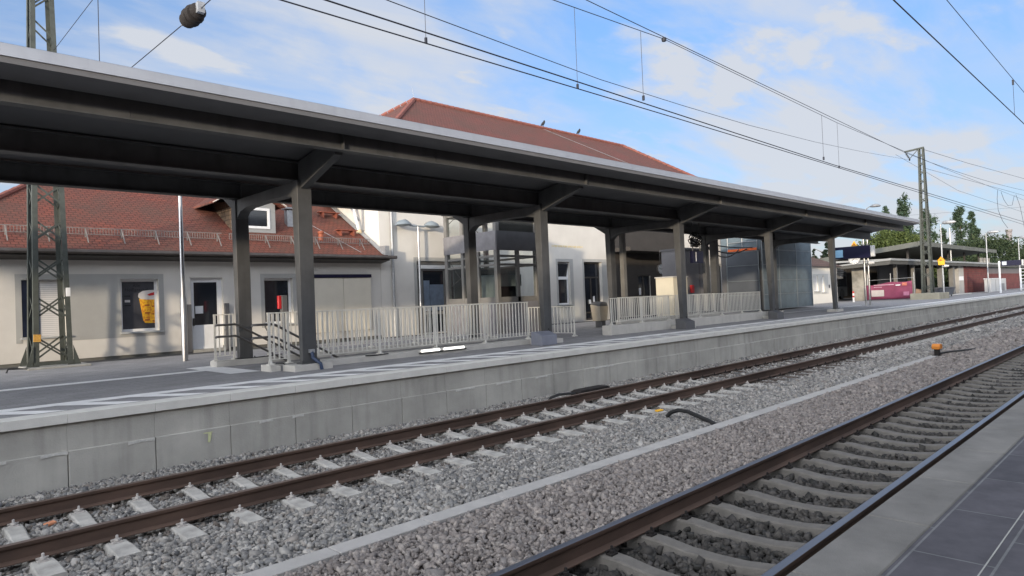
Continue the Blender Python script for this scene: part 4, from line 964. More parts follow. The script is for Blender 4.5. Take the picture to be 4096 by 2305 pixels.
    tag(MB().box(32.6, 35.7, 20.8, 20.88, 4.27, 4.345).build('ceiling_lamp', white_pvc, bevel=.01), 'long pale strip light under the dark entrance roof', 'lamp')
    s = thing('track_sign', 'hanging dark sign with a white number 1 above the railing', 'sign', (25.3, 14.5, 3.5))
    MB().box(24.93, 25.78, 14.45, 14.6, 3.24, 3.74).build('panel', navy, s, bevel=.01)
    text_mesh('1', .56, (25.17, 14.44, 3.48), (R(90), 0, 0), white_pvc, 'number', s)
    m = MB(); m.tube([(25.05, 14.52, 3.74), (25.05, 14.52, 4.98)], .02, 6); m.tube([(25.65, 14.52, 3.74), (25.65, 14.52, 4.98)], .02, 6); m.build('hanger', canopy_steel, s)
    m = MB()
    for k_ in range(5):
        a0 = rng.uniform(0, 6); m.tube([(25.2+.42*math.cos(a0+i*.5)*(.7+.3*math.sin(i)), 14.45+.12*math.sin(i*1.3+k_), 4.15+.26*math.sin(a0+i*.5)+.03*k_) for i in range(14)], .022, 6)
    tag(m.build('cable_coil', black_rubber, smooth=True), 'tangled coil of black cable above the number 1 sign', 'cable coil')
    tag(MB().box(25.5, 25.9, 14.7, 14.9, 3.95, 4.3).build('loudspeaker', pale_grey, bevel=.03), 'small pale grey box behind the cable coil', 'speaker box')
    for i, (a, b, sg) in enumerate((((28.9, 16.2, 4.35), (36.9, 17.6, 4.45), .10), ((28.9, 16.2, 4.30), (36.9, 17.9, 4.4), .35), ((29.0, 16.2, 4.32), (36.9, 18.4, 4.4), .55))):
        pts = [(a[0]+(b[0]-a[0])*u, a[1]+(b[1]-a[1])*u, a[2]+(b[2]-a[2])*u-4*sg*u*(1-u)) for u in np.linspace(0, 1, 12)]
        tag(MB().tube(pts, .03, 6).build('cable', black_rubber, smooth=True), ['taut black cable between the canopy and the blue-grey tower', 'slack black cable below the taut one near the tower', 'lowest sagging black cable near the blue-grey tower'][i], 'cable', 'cables to the tower')
    # steel pole and pillar with the red box, twin lamp
    def twin_lamp(x, y, zt, label, r=.055):
        L_ = thing('platform_lamp', label, 'lamp post', (x, y, PZ), 'lamp posts')
        MB().lathe([(r*1.2, PZ), (r*1.2, 2.4), (r*.9, 2.45), (r*.72, zt)], (x, y, 0), 12).build('pole', steel, L_, smooth=True)
        for s in (-1, 1):
            m = MB(); m.tube([(x, y, zt-.02), (x+s*.25, y, zt-.02), (x+s*.42, y, zt+.01)], .035, 8)
            pr = [(.34, .05, .05), (.48, .15, .15), (.66, .25, .22), (.88, .23, .17), (1.06, .08, .04)]
            vs = []; fs = []; n = 10
            for u, w, h in pr:
                for j in range(n):
                    a = 2*math.pi*j/n; vs.append((x+s*u, y+w*math.cos(a), zt+.03-(u-.42)*.06+h*(math.sin(a) if math.sin(a) > 0 else .35*math.sin(a))))
            for i in range(len(pr)-1):
                for j in range(n): a = i*n+j; b = i*n+(j+1) % n; fs.append((a, b, b+n, a+n))
            fs += [tuple(range(n)), tuple(reversed(range((len(pr)-1)*n, len(pr)*n)))]
            m.add(vs, fs); m.build('lamp_head', mat('grey lamp housing', (.20, .235, .26), .45, .1, 5), L_, smooth=True)
        return L_
    twin_lamp(16.35, 21.65, 5.12, 'twin-headed lamp post in front of the tall cream wall')
    twin_lamp(6.27, 18.4, 5.42, 'slim steel pole beside the white door, running up behind the canopy', .062)
    p = thing('steel_pillar', 'grey steel pillar with a red box in front of the third window', 'pillar', (9.5, 19.3, PZ))
    MB().box(9.36, 9.53, 19.22, 19.38, PZ, 2.43).build('body', dark_panel, p, bevel=.008); MB().box(9.26, 9.355, 19.25, 19.35, 2.03, 2.42).build('red_box', red_paint, p, bevel=.01)
lifts()

# ================================================================== MASTS AND WIRES
def mast(name, label, cx, cy, z0, z1, hb, ht, legw, panels, crosses, base):
    t = thing(name, label, 'mast', (cx, cy, z0), 'overhead line masts')
    H = lambda z: hb+(ht-hb)*(z-z0)/(z1-z0)
    for sx in (-1, 1):
        for sy in (-1, 1):
            m = MB(); a = legw
            for (ax, ay) in ((1, 0), (0, 1)):
                pts = []
                for z in (z0, z1):
                    h = H(z); X, Y = cx+sx*h, cy+sy*h; k = legw*(1 if z == z0 else .85)
                    if ax: q = [(X, Y), (X-sx*k, Y), (X-sx*k, Y-sy*.015), (X, Y-sy*.015)]
                    else: q = [(X, Y-sy*.016), (X-sx*.015, Y-sy*.016), (X-sx*.015, Y-sy*k), (X, Y-sy*k)]
                    pts += [(u, v, z) for u, v in q]
                m.add(pts, [(0, 3, 2, 1), (4, 5, 6, 7), (0, 1, 5, 4), (1, 2, 6, 5), (2, 3, 7, 6), (3, 0, 4, 7)])
            m.build('leg', mast_green, t)
    z = z0+.15; i = 0
    while z < z1-.4:
        dz = panels*(1-.35*(z-z0)/(z1-z0)); za, zb = z, min(z+dz*.60, z1-.1); h0, h1 = H(za)-.02, H(zb)-.02
        m = MB()
        for fx, fy in ((1, 0), (-1, 0), (0, 1), (0, -1)):
            def P(s, zz, h, ins):
                return (cx+fx*(h-ins)+(0 if fx else s*h), cy+fy*(h-ins)+(0 if fy else s*h), zz)
            up = (fx, fy, 0); full = z < crosses
            s = 1 if (i % 2 == 0) else -1
            m.bar(P(-s, za, h0, .012), P(s, zb, h1, .012), .042, .008, up=up)
            if full: m.bar(P(s, za, h0, .026), P(-s, zb, h1, .026), .042, .008, up=up)
        m.build('cross_brace', mast_green, t); z += dz; i += 1
    return t
def masts():
    t = mast('lattice_mast', 'green-grey lattice mast in front of the shuttered window at the left', 3.73, 20.50, PZ+.06, 13.2, .42, .20, .12, 1.02, 6.2, True)
    MB().box(3.15, 4.5, 19.85, 21.1, PZ-.05, PZ+.05).build('foundation', concrete, t, bevel=.02)
    for sx in (-1, 1):
        for sy in (-1, 1): MB().add([(3.73+sx*.42, 20.5+sy*.42, PZ+.06), (3.73+sx*.58, 20.5+sy*.42, PZ+.06), (3.73+sx*.42, 20.5+sy*.42, PZ+.55), (3.73+sx*.42, 20.5+sy*.44, PZ+.06), (3.73+sx*.58, 20.5+sy*.44, PZ+.06), (3.73+sx*.42, 20.5+sy*.44, PZ+.55)], [(0, 1, 2), (3, 5, 4), (0, 3, 4, 1), (1, 4, 5, 2), (2, 5, 3, 0)]).build('gusset', mast_green, t)
    MB().box(3.3, 4.16, 20.06, 20.1, PZ+.08, PZ+.16).build('base_rail', mast_green, t)
    MB().prism([(3.31, 1.46), (3.46, 1.45), (3.47, 1.63), (3.32, 1.64)], 20.02, 20.06, 'Y').build('yellow_tag', mat('weathered yellow', (.50, .28, .06), .7, .3, 25), t)
    MB().box(4.02, 4.12, 20.05, 20.07, 2.56, 2.78).build('number_plate', white_pvc, t, bevel=.006)
    tag(MB().tube([(3.3, 19.95, .80), (3.0, 19.9, .84), (2.75, 19.75, .86), (2.7, 19.6, .78)], .02, 6).build('cable', black_rubber, smooth=True), 'black cable leaving the foot of the lattice mast', 'cable')
    t = mast('lattice_mast', 'tall grey-green lattice mast with a short arm at the right', 59.6, 14.4, 1.25, 12.5, .37, .19, .13, .95, 30, True)
    MB().box(58.2, 61.2, 13.35, 15.3, PZ-.05, 1.25).build('foundation', mat('yellowish concrete', (.36, .33, .25), .9, .15, 2), t, bevel=.03)
    m = MB(); m.bar((59.6, 14.2, 12.52), (59.6, 15.55, 12.40), .14, .12); m.bar((59.6, 14.6, 12.45), (59.6, 15.22, 11.80), .04, .04); m.bar((59.6, 15.5, 12.36), (59.6, 15.22, 11.80), .04, .04); m.build('arm', mast_green, t)
    m = MB()
    for u in np.linspace(.25, .85, 5):
        m.lathe([(.04, -.02), (.10, 0), (.04, .03)], (59.6, 15.5-.28*u, 12.36-.56*u), 10)
    m.lathe([(.05, 11.66), (.06, 11.8)], (59.6, 15.22, 0), 8); m.build('insulator', rust_brown, t)
masts()
wire_m = mat('dark copper wire', (0.022, 0.024, 0.035), 0.5, 0.2, 3)
def wires():
    def w(pts, r, label, name='overhead_wire', cat='wire', grp='overhead wires'):
        return tag(MB().tube(pts, r, 6).build(name, wire_m, smooth=True), label, cat, grp)
    def cat_(x0, z0, x1, z1, x2, z2, x3, y, n=40):
        return None
    yA = 8.35
    A = lambda x: 6.12-.004*max(0, x-15)
    w([(x, yA, A(x)) for x in np.linspace(-6, 150, 40)], .0105, 'lowest and thickest of the three wires sloping down above the canopy edge')
    yB = 7.2
    Bz = lambda x: 5.76-.0095*x if x < 20 else 5.57
    w([(x, yB, Bz(x)) for x in np.linspace(-6, 150, 60)], .0105, 'middle of the three wires sloping down above the canopy edge')
    # catenary D / E above
    Ez = lambda x: 7.02-.019*(x-9.4) if x < 27 else 6.69+.0006*(x-27)**2
    w([(x, 7.0, Ez(x)) for x in np.linspace(4, 27, 24)]+[(x, 7.0, 6.69+.0045*(x-27)**1.6) for x in np.linspace(30, 90, 16)], .0072, 'high carrying wire above the middle wire, held by droppers')
    w([(x, yA-.0, 7.70+.05*(x-9.7)/1.0*(1 if x < 13.6 else 1)-.0) for x in np.linspace(4, 13.6, 10)], .008, 'thin wire joining the high carrying wire at a dark clamp')
    w([(4+4*i, 8.35, 9) for i in range(0)] or [(13.6, 8.35, 7.89), (24.3, 8.35, 7.64), (40, 8.35, 7.62), (60, 8.35, 7.75), (100, 8.35, 8.0)], .0072, 'high carrying wire running on beyond the dark clamp')
    m = MB().lathe([(.05, -.04), (.06, 0), (.05, .04)], (13.55, 8.35, 7.88), 8); tag(m.build('wire_clamp', wire_m), 'small dark clamp where two high wires meet', 'clamp')
    # wire C, slack, to the arm of the right mast
    C = [(4.2, 7.8, 6.37), (5.7, 8.0, 6.41), (11.65, 8.80, 6.69), (16, 9.4, 7.03), (21.3, 10.10, 7.47), (30, 11.25, 8.32), (40, 12.6, 9.43), (50, 13.95, 10.6), (59.6, 15.22, 11.72)]
    w(C, .0072, 'thin wire rising from the canopy edge to the arm of the far lattice mast')
    # droppers
    for (x, y, zb, zt, lab) in ((6.6, yA, 6.12, 7.75, 'short upright dropper wire nearest the middle of the picture'), (10.33, yA, 6.12, 7.73, 'upright dropper wire above the red roof ridge'), (10.72, 7.1, 5.66, 6.96, 'upright dropper wire below the dark clamp'),
                              (19.5, 7.1, 5.57, 6.83, 'left of the two close dropper wires at the right of the sky'), (24.3, yA, 6.07, 7.64, 'right of the two close dropper wires at the right of the sky')):
        t = thing('dropper_wire', lab, 'wire', (x, y, zb), 'dropper wires')
        MB().tube([(x, y, zb), (x, y, zt)], .005, 5).build('strand', wire_m, t)
        MB().box(x-.015, x+.015, y-.02, y+.02, zb, zb+.09).build('clamp', wire_m, t)
    # near track
    F = lambda x: 6.27-.018*(x-11)
    w([(x, 2.96, 6.26-.012*(x-11)) for x in np.linspace(-4, 120, 30)], .011, 'thick wire above the near track at the upper right corner')
    w([(x, 2.96, 7.2-.023*(x-14.4) if x < 24 else 6.98+.002*(x-24)**1.4) for x in np.linspace(0, 100, 40)], .0072, 'thin carrying wire above the near track at the upper right')
    t = thing('dropper_wire', 'dropper wire at the right edge of the picture above the near track', 'wire', (20.9, 2.96, 6.1), 'dropper wires')
    MB().tube([(20.9, 2.96, 6.14), (20.9, 2.96, 7.03)], .005, 5).build('strand', wire_m, t); MB().box(20.88, 20.92, 2.94, 2.98, 6.9, 7.03).build('clamp', wire_m, t)
    # span wires at the left
    t = thing('span_wire', 'thick wire with a dark round insulator crossing the sky at the upper left', 'wire', (4.5, 12, 7.3), 'span wires')
    MB().tube([(4.5, 20.3, 7.42), (4.5, 12.75, 7.29)], .009, 6).build('strand', wire_m, t); MB().tube([(4.5, 11.95, 7.29), (4.5, 6, 7.33)], .009, 6).build('strand', wire_m, t)
    m = MB(); pr = []
    for i in range(4):
        o = 11.97+i*.17; pr += [(.06, o), (.15+.04*(i in (1, 2)), o+.025), (.19+.04*(i in (1, 2)), o+.075), (.16+.04*(i in (1, 2)), o+.12), (.07, o+.15)]
    m.lathe([(r_*.76, y-12.3) for r_, y in pr], (4.5, 12.3, 7.29), 16, 'Y'); m.build('insulator', rust_brown, t, smooth=True)
    MB().box(4.46, 4.54, 12.64, 12.76, 7.25, 7.33).build('fitting', galv, t); MB().box(4.44, 4.56, 11.88, 11.98, 7.22, 7.40).build('fitting', galv, t)
    w([(3.9, 20.0, 8.78), (3.9, 6, 8.78)], .0072, 'thin wire running from the left lattice mast over the canopy', 'span_wire', 'wire', 'span wires')
    w([(3.75, 15.3, 5.5), (3.75, 15.2, 12.0)], .008, 'thin upright wire above the canopy right of the left mast', 'earth_wire', 'wire', 'span wires')
    # wires beyond the right mast, with the two hanging loops
    w([(59.6, 14.3, 12.4), (70, 13.4, 12.35), (95, 11.4, 12.6), (140, 8.6, 13.5)], .014, 'highest wire running right from the top of the far lattice mast')
    w([(59.6, 14.2, 10.9), (80, 12.0, 10.5), (110, 10.4, 10.6), (160, 8.5, 12)], .012, 'second wire running right from the far lattice mast')
    w([(56.0, 15.2, 11.7), (66, 13.4, 9.6), (95, 9.5, 7.6), (150, 8.4, 7.6)], .010, 'slanting wire falling right past the far lattice mast')
    for pts, lab in (([(76.5, 12.4, 10.4), (75.4, 12.3, 9.5), (75.0, 12.2, 8.4), (75.6, 12.0, 7.4), (76.6, 11.8, 6.8)], 'left hanging wire loop in the sky at the right'), ([(83.0, 12.0, 10.45), (84.3, 11.9, 9.4), (84.7, 11.8, 8.2), (84.0, 11.6, 7.2)], 'right hanging wire loop in the sky at the right'),
                     ([(77.4, 12.3, 10.3), (78.3, 12.25, 9.6), (79.8, 12.2, 9.15), (81.4, 12.1, 9.3), (82.5, 12.05, 10.35)], 'short sagging wire between the two hanging loops')):
        w(pts, .016, lab, 'jumper_wire', 'wire', 'jumper wires')
    w([(58, 16.5, 7.3), (80, 8.5, 8.8), (100, 0, 10.0)], .008, 'faint wire crossing the sky low at the right', 'span_wire', 'wire', 'span wires')
wires()

# ================================================================== RIGHT SIDE
def right_side():
    # white house
    t = thing('white_house', 'small white house with a brown hipped roof beyond the blue-grey tower', 'house', (54, 20.1, PZ))
    H = [(52.1, 52.9, 1.75, 2.88), (53.55, 54.1, 1.65, 2.9)]
    w = wall_with_holes(50.0, 56.8, .6, 3.62, 20.1, .3, H); w.box(56.5, 56.8, 20.4, 26, .6, 3.62); w.box(50, 50.3, 20.4, 26, .6, 3.62); w.build('wall', mat('bright white render', (.72, .70, .64), .9, .04, 1), t)
    wall_with_holes(51.9, 54.9, 1.5, 3.05, 20.094, .004, [(52.1, 52.9, 1.75, 2.88), (53.55, 54.1, 1.65, 2.9)]).build('painted_field', mat('light grey render', (.52, .52, .49), .9, .05, 1), t)
    for i, (a, b, c, d) in enumerate(H):
        wn = frame_rect(a, b, c, d, 20.2, 20.26, .06).build('window', white_pvc, t); MB().box(a+.06, b-.06, 20.22, 20.23, c+.06, d-.06).build('shutter', shutter_m, wn); MB().box(a-.05, b+.3, 20.02, 20.2, c-.08, c-.01).build('sill', mat('grey sill', (.40, .41, .41)), wn)
    MB().box(55.0, 55.12, 20.05, 20.1, 1.95, 2.2).build('switch_box', dark_panel, t)
    m = MB(); m.add([(49.6, 19.7, 3.62), (57.2, 19.7, 3.62), (54.0, 23, 5.2), (52.8, 23, 5.2), (49.6, 26.3, 3.62), (57.2, 26.3, 3.62)], [(0, 1, 2, 3), (0, 3, 4), (1, 5, 2), (4, 3, 2, 5), (0, 4, 5, 1)]); m.build('roof', tile_mat('brown roof tiles', (.14, .085, .07), (.12, .075, .06), .2), t)
    # bollard
    b = thing('bollard', 'red and white striped bollard in front of the dark underpass', 'bollard', (55.1, 18.35, PZ))
    MB().lathe([(.07, PZ), (.07, PZ+.36)], (55.1, 18.35, 0), 12).build('white_band', white_pvc, b); MB().lathe([(.0705, PZ+.36), (.0705, PZ+.50)], (55.1, 18.35, 0), 12).build('red_band', red_paint, b)
    MB().lathe([(.07, PZ+.50), (.07, PZ+.68)], (55.1, 18.35, 0), 12).build('white_band', white_pvc, b); MB().lathe([(.0705, PZ+.68), (.0705, PZ+.8), (.04, PZ+.84)], (55.1, 18.35, 0), 12).build('red_band', red_paint, b)
    # bus in the shade
    v = thing('parked_bus', 'dark grey bus parked in the shade left of the magenta banner', 'bus', (66, 25, PZ))
    c = MB(); c.prism([(62.5, 1.05), (70.5, 1.05), (70.5, 3.5), (63.0, 3.5), (62.5, 2.9)], 24.0, 26.4, 'Y'); c.build('body', mat('dark bus paint', (.07, .075, .08), .4, .15, 2), v, bevel=.08)
    m = MB(); m.box(63.4, 65.6, 23.97, 23.995, 2.0, 3.0); m.box(65.8, 68.0, 23.97, 23.995, 2.0, 3.0); m.box(68.2, 70.2, 23.97, 23.995, 2.0, 3.0); m.build('window', glass, v)
    for x in (64.2, 69.0): MB().lathe([(.45, -.14), (.5, -.1), (.5, .1), (.45, .14)], (x, 24.08, PZ+.5), 18, 'Y').build('wheel', black_rubber, v, smooth=True)
    # far station roofs: upper shed roof and the lower flat roof in front of it
    t = thing('old_platform_roof', 'big dark grey roof on posts standing above the lower flat roof', 'roof', (80, 22, PZ))
    r_ = MB(); r_.prism([(18.6, 5.95), (18.6, 6.12), (30, 4.9), (30, 4.73)], 74.5, 111, 'X'); r_.build('roof_deck', mat('mossy roof felt', (.11, .115, .105), .85, .2, 1), t)
    m = MB(); m.box(74.3, 111.2, 18.5, 18.6, 5.70, 6.14); m.build('fascia', mat('weathered roof edge', (.10, .105, .095), .8, .2, 1), t)
    m = MB(); m.prism([(18.6, 5.62), (30, 4.4), (30, 4.75), (18.6, 5.97)], 74.3, 74.5, 'X'); m.build('side_fascia', mat('weathered roof edge', (.17, .175, .16)), t)
    for x in (76, 84, 92, 100, 108):
        for y in (20, 27): MB().box(x-.09, x+.09, y-.09, y+.09, PZ, 5.9-.107*(y-18.6)-.05).build('post', shade_brown, t)
    MB().box(75, 110.5, 26.2, 26.4, PZ, 5.0).build('back_wall', shade_brown, t)  # near-black wall added to give the darkness under the roof
    t = thing('flat_roof_building', 'low flat-roofed building with red brick wall and dark openings', 'building', (85, 18, PZ))
    m = MB(); m.prism([(16.6, 3.95), (16.6, 4.05), (24, 4.15), (24, 3.95)], 58.2, 122, 'X'); m.build('roof', mat('grey roof sheet', (.26, .27, .27), .6, .12, 1), t)
    m = MB(); m.box(58.0, 122, 16.5, 16.6, 3.62, 3.90); m.prism([(16.6, 3.58), (20.5, 3.42), (20.5, 3.62), (16.6, 3.88)], 58.0, 58.15, 'X'); m.build('fascia', mat('dark roof edge', (.075, .075, .07), .8, .2, 1), t)
    m = MB(); m.box(57.95, 122, 16.42, 16.6, 3.90, 4.07); m.prism([(16.6, 3.90), (20.5, 3.64), (20.5, 3.76), (16.6, 4.06)], 57.95, 58.2, 'X'); m.build('edge_strip', mat('grey roof sheet', (.26, .27, .27), .6, .12, 1), t)
    m = MB(); m.box(85.05, 97.6, 17.2, 17.5, .6, 3.62); m.box(97.6, 119.5, 17.2, 17.5, .6, 2.85); m.build('brick_wall', brick_red, t)
    MB().box(97.6, 119.5, 17.3, 17.4, 2.85, 3.62).build('window_band', mat('dim brown glass', (.09, .06, .055), .3, .3, 1), t)
    m = MB(); m.box(82.85, 85.03, 17.15, 17.5, .6, 3.62); m.build('pier', mat('grey pier', (.36, .35, .33), .9, .1, 2), t); MB().box(83.0, 84.8, 17.12, 17.15, 2.15, 2.58).build('notice', white_pvc, t)
    for x in (75.9, 80.3): MB().box(x, x+.7, 17.1, 17.5, PZ, 3.62).build('post', lift_steel, t)
    MB().box(72, 82.8, 21.5, 21.7, .6, 3.9).build('back_wall', dark_panel, t)
    for x in (62, 67, 72): MB().box(x, x+.25, 17.2, 17.45, PZ, 3.9).build('post', lift_steel, t)
    for x in (99.3, 101.3, 103.5): m = MB().lathe([(.28, 4.05), (.20, 4.5), (.26, 4.85)], (x, 18.2, 0), 10); m.build('roof_vent', lift_steel, t)
    # stone-coloured pillar remains left of banner
    tag(MB().box(59.6, 60.8, 19.0, 19.9, PZ, 3.4).build('pillar', mat('patchy old plaster', (.30, .29, .26), .9, .35, 1.5)), 'patchy grey pillar beside the magenta banner', 'pillar')
    # shop behind the underpass: white louvre fascia
    t = thing('shop_awning', 'white louvred awning strip above the dark bus', 'awning', (60, 23, 2.5))
    m = MB()
    for i in range(6): m.box(57.5, 66, 22.8-.02*i, 22.9-.02*i, 2.75+.17*i, 2.86+.17*i)
    m.build('louvre', white_pvc, t); MB().box(61.5, 62.3, 22.6, 22.75, 2.6, 3.8).build('magenta_strip', magenta, t); MB().box(57.5, 66, 22.95, 23.1, 2.7, 3.9).build('backing', pale_grey, t)
    # magenta banner on a site fence
    t = thing('site_banner', 'faded magenta tarpaulin banner stretched on a fence, with a grey patch', 'banner', (58.8, 17, PZ))
    n = 16; vs = []; fs = []
    for i in range(n+1):
        u = i/n; y = 18.55-3.2*u
        for j in range(7):
            k = j/6; top = 2.02+.26*u-.05*math.sin(u*9); vs.append((58.75+.35*u+.035*math.sin(u*11+k*5)+.025*math.sin(k*7+u*4), y, .86+(top-.86)*k))
    for i in range(n):
        for j in range(6): a = i*7+j; fs.append((a, a+1, a+8, a+7))
    bo = MB().add(vs, fs).build('tarpaulin', magenta, t, smooth=True)
    sm_ = bo.modifiers.new('thickness', 'SOLIDIFY'); sm_.thickness = .012
    def patch(u0, u1, z0, z1, mm, nm):
        MB().add([(58.60+.35*u0, 18.55-3.2*u0, z0), (58.60+.35*u1, 18.55-3.2*u1, z0), (58.62+.35*u1, 18.55-3.2*u1, z1), (58.62+.35*u0, 18.55-3.2*u0, z1)], [(0, 1, 2, 3)]).build(nm, mm, t)
    patch(.12, .40, 1.10, 1.60, mat('grey patch', (.42, .38, .36), .7, .08, 4), 'grey_patch'); patch(.18, .62, 1.98, 2.03, mat('faded print', (.48, .30, .36), .7), 'lettering'); patch(.18, .36, 1.82, 1.86, mat('faded print', (.48, .30, .36)), 'lettering')
    patch(.66, .76, 1.92, 1.99, white_pvc, 'sticker'); patch(.82, .94, 1.12, 1.42, mat('pale print', (.38, .15, .24), .7), 'faded_panel'); patch(.80, .90, 1.90, 2.14, mat('rose print', (.45, .14, .10), .7, .3, 9), 'rose_print')
    m = MB()
    for y in (18.6, 16.9, 15.25): m.tube([(59.25, y, PZ), (59.25, y, 2.9)], .03, 6)
    m.tube([(59.25, 18.6, 2.4), (59.25, 15.25, 2.5)], .02, 6); m.build('fence_frame', galv, t)
    tag(MB().add([(59.0, 15.2, PZ), (59.2, 14.7, PZ), (59.5, 14.75, 1.5), (59.3, 15.15, 1.6), (59.1, 15.2, PZ), (59.3, 14.7, PZ), (59.6, 14.75, 1.5), (59.4, 15.15, 1.6)], [(0, 1, 2, 3), (7, 6, 5, 4), (0, 4, 5, 1), (1, 5, 6, 2), (2, 6, 7, 3), (3, 7, 4, 0)]).build('board', cardboard), 'brown board leaning between the magenta banner and the mast foundation', 'board')
    # train display sign across the platform
    X = 45.3
    t = thing('platform_sign', 'navy display sign with a pale blue square beside the last canopy column', 'sign', (X, 14, PZ), 'platform display signs')
    MB().box(X-.12, X+.12, 13.95, 16.15, 3.75, 4.52).build('panel', navy, t, bevel=.02); MB().box(X-.135, X-.122, 15.55, 16.02, 3.86, 4.33).build('screen', sky_blue, t)
    MB().box(X-.12, X+.12, 13.73, 13.94, 3.80, 4.48).build('end_cap', pale_grey, t, bevel=.02)
    m = MB(); m.lathe([(.055, PZ), (.055, 5.3)], (X+.2, 14.42, 0), 10); m.lathe([(.055, PZ), (.045, 6.8)], (X+.3, 14.22, 0), 10); m.build('pole', steel, t, smooth=True)
    m = MB(); m.tube([(X+.3, 14.2, 6.8), (X+.3, 13.95, 6.95), (X+.3, 13.5, 6.95)], .03, 6); m.lathe([(.28, 6.88), (.30, 6.93), (.2, 7.02), (.05, 7.06)], (X+.3, 13.65, 0), 14); m.build('lamp_head', galv, t, smooth=True)
    MB().box(X-.02, X+.02, 16.1, 16.14, 4.52, 4.95).build('hanger', white_pvc, t)
    c = thing('platform_clock', 'round white clock under the navy sign by the last column', 'clock', (X, 14.85, 3.6)); clock_x(c, X, 14.92, 3.72, .33)
    # warning triangle above the sign
    w = thing('warning_sign', 'yellow triangular warning sign just above the navy sign', 'sign', (X, 14.9, 4.6))
    MB().prism([(14.72, 4.53), (15.10, 4.53), (14.91, 4.86)], X+.02, X+.05, 'X').build('triangle', yellow_paint, w); MB().prism([(14.80, 4.57), (15.02, 4.57), (14.91, 4.76)], X+.010, X+.018, 'X').build('symbol', mat('dark orange print', (.35, .12, .02), .5), w); MB().tube([(X+.08, 14.91, 4.45), (X+.08, 14.91, 4.85)], .02, 6).build('stem', galv, w)
    l = thing('loudspeaker', 'pale round loudspeaker on the steel pole below the navy sign', 'speaker', (X+.1, 13.95, 3.4))
    MB().lathe([(.06, -.2), (.10, -.05), (.12, .1), (.05, .16)], (X, 13.98, 3.42), 12, 'Y').build('horn', pale_grey, l, smooth=True); MB().box(X-.05, X+.2, 14.0, 14.3, 3.50, 3.56).build('bracket', galv, l)
    # yellow emergency-call house on a lamp post
    def lamp(x, y, zt, label, r=.06, reach=.9, g='single-arm lamp posts'):
        L_ = thing('lamp_post', label, 'lamp post', (x, y, PZ), g)
        MB().lathe([(r*1.3, PZ), (r*1.2, 2.6), (r, 2.65), (r*.8, zt)], (x, y, 0), 10).build('pole', galv, L_, smooth=True)
        MB().tube([(x, y, zt-.05), (x, y-.08, zt), (x, y-reach*.5, zt+.08)], .03, 6).build('arm', galv, L_, smooth=True)
        m = MB(); m.lathe([(.03, -.5), (.13, -.35), (.17, 0), (.15, .35), (.05, .5)], (x, y-reach*.45-.2, zt+.1), 10, 'Y')
        o = m.build('lamp_head', galv, L_, smooth=True); return L_
    lamp(64.7, 14.5, 6.85, 'lamp post carrying the yellow house-shaped sign')
    lamp(82.2, 14.5, 6.8, 'lamp post in front of the red brick wall')
    lamp(96.9, 14.0, 6.75, 'lamp post at the right edge behind the second navy sign')
    tag(MB().tube([(88.6, 19, PZ), (88.6, 19, 8.1)], .08, 8).build('pole', galv, smooth=True), 'bare thin pole rising behind the flat roof', 'pole')
    s = thing('yellow_sign', 'yellow house-shaped sign on a lamp post right of the far mast', 'sign', (64.5, 14.5, 3.4))
    MB().prism([(14.28, 3.46), (14.72, 3.46), (14.75, 3.80), (14.52, 4.12), (14.28, 3.80)], 64.35, 64.55, 'X').build('body', yellow_paint, s, bevel=.015)
    MB().prism([(14.40, 3.80), (14.64, 3.80), (14.52, 3.98)], 64.33, 64.349, 'X').build('symbol', mat('dark orange print', (.35, .12, .02)), s); MB().bar((64.45, 14.24, 3.80), (64.45, 14.52, 4.14), .24, .02).bar((64.45, 14.80, 3.80), (64.45, 14.52, 4.14), .24, .02).build('roof_edge', mat('deep yellow', (.70, .33, .02), .5), s)
    l = thing('loudspeaker', 'pale loudspeaker below the yellow house-shaped sign', 'speaker', (64.6, 14.3, 3.4)); MB().lathe([(.06, -.2), (.10, -.05), (.12, .1), (.05, .16)], (64.4, 14.18, 3.36), 12, 'Y').build('horn', pale_grey, l, smooth=True); MB().box(64.35, 64.7, 14.2, 14.45, 3.28, 3.33).build('bracket', galv, l)
    # second sign
    X2 = 79.0
    t = thing('platform_sign', 'navy display sign with a pale square at the far right edge', 'sign', (X2, 12.5, PZ), 'platform display signs')
    MB().lathe([(.09, PZ), (.08, 3.85)], (X2, 13.0, 0), 10).build('pole', white_pvc, t, smooth=True)
    MB().box(X2-.1, X2+.1, 11.25, 12.85, 3.36, 3.86).build('panel', navy, t, bevel=.02); MB().box(X2-.115, X2-.101, 12.40, 12.75, 3.44, 3.78).build('screen', mat('pale screen', (.45, .50, .56), .4), t); MB().box(X2-.1, X2+.1, 11.1, 11.24, 3.36, 3.88).build('end_cap', pale_grey, t); MB().box(X2-.05, X2+.05, 12.85, 13.1, 3.66, 3.74).build('bracket', pale_grey, t)
    # white cabinets, bin, ladder gate
    t = thing('switch_cabinet', 'wide white electrical cabinet in front of the red brick wall', 'cabinet', (88, 15, PZ)); MB().box(86.3, 91.2, 15.0, 15.6, PZ, 2.18).build('body', pale_grey, t, bevel=.03); MB().box(86.2, 91.3, 14.95, 15.65, 2.18, 2.25).build('top', white_pvc, t); MB().box(88.7, 88.76, 14.985, 15.0, .9, 2.1).build('door_joint', dark_panel, t)
    t = thing('switch_cabinet', 'smaller white cabinet with a dark door panel right of the wide one', 'cabinet', (93, 15, PZ)); MB().box(91.6, 94.6, 15.0, 15.6, PZ, 2.2).build('body', pale_grey, t, bevel=.03); MB().box(91.9, 93.4, 14.97, 15.0, .85, 1.65).build('door_panel', mat('mid grey', (.22, .22, .22), .6), t)
    t = thing('wheelie_bin', 'large dark grey wheeled bin at the foot of the yellow sign post', 'bin', (67, 15, PZ))
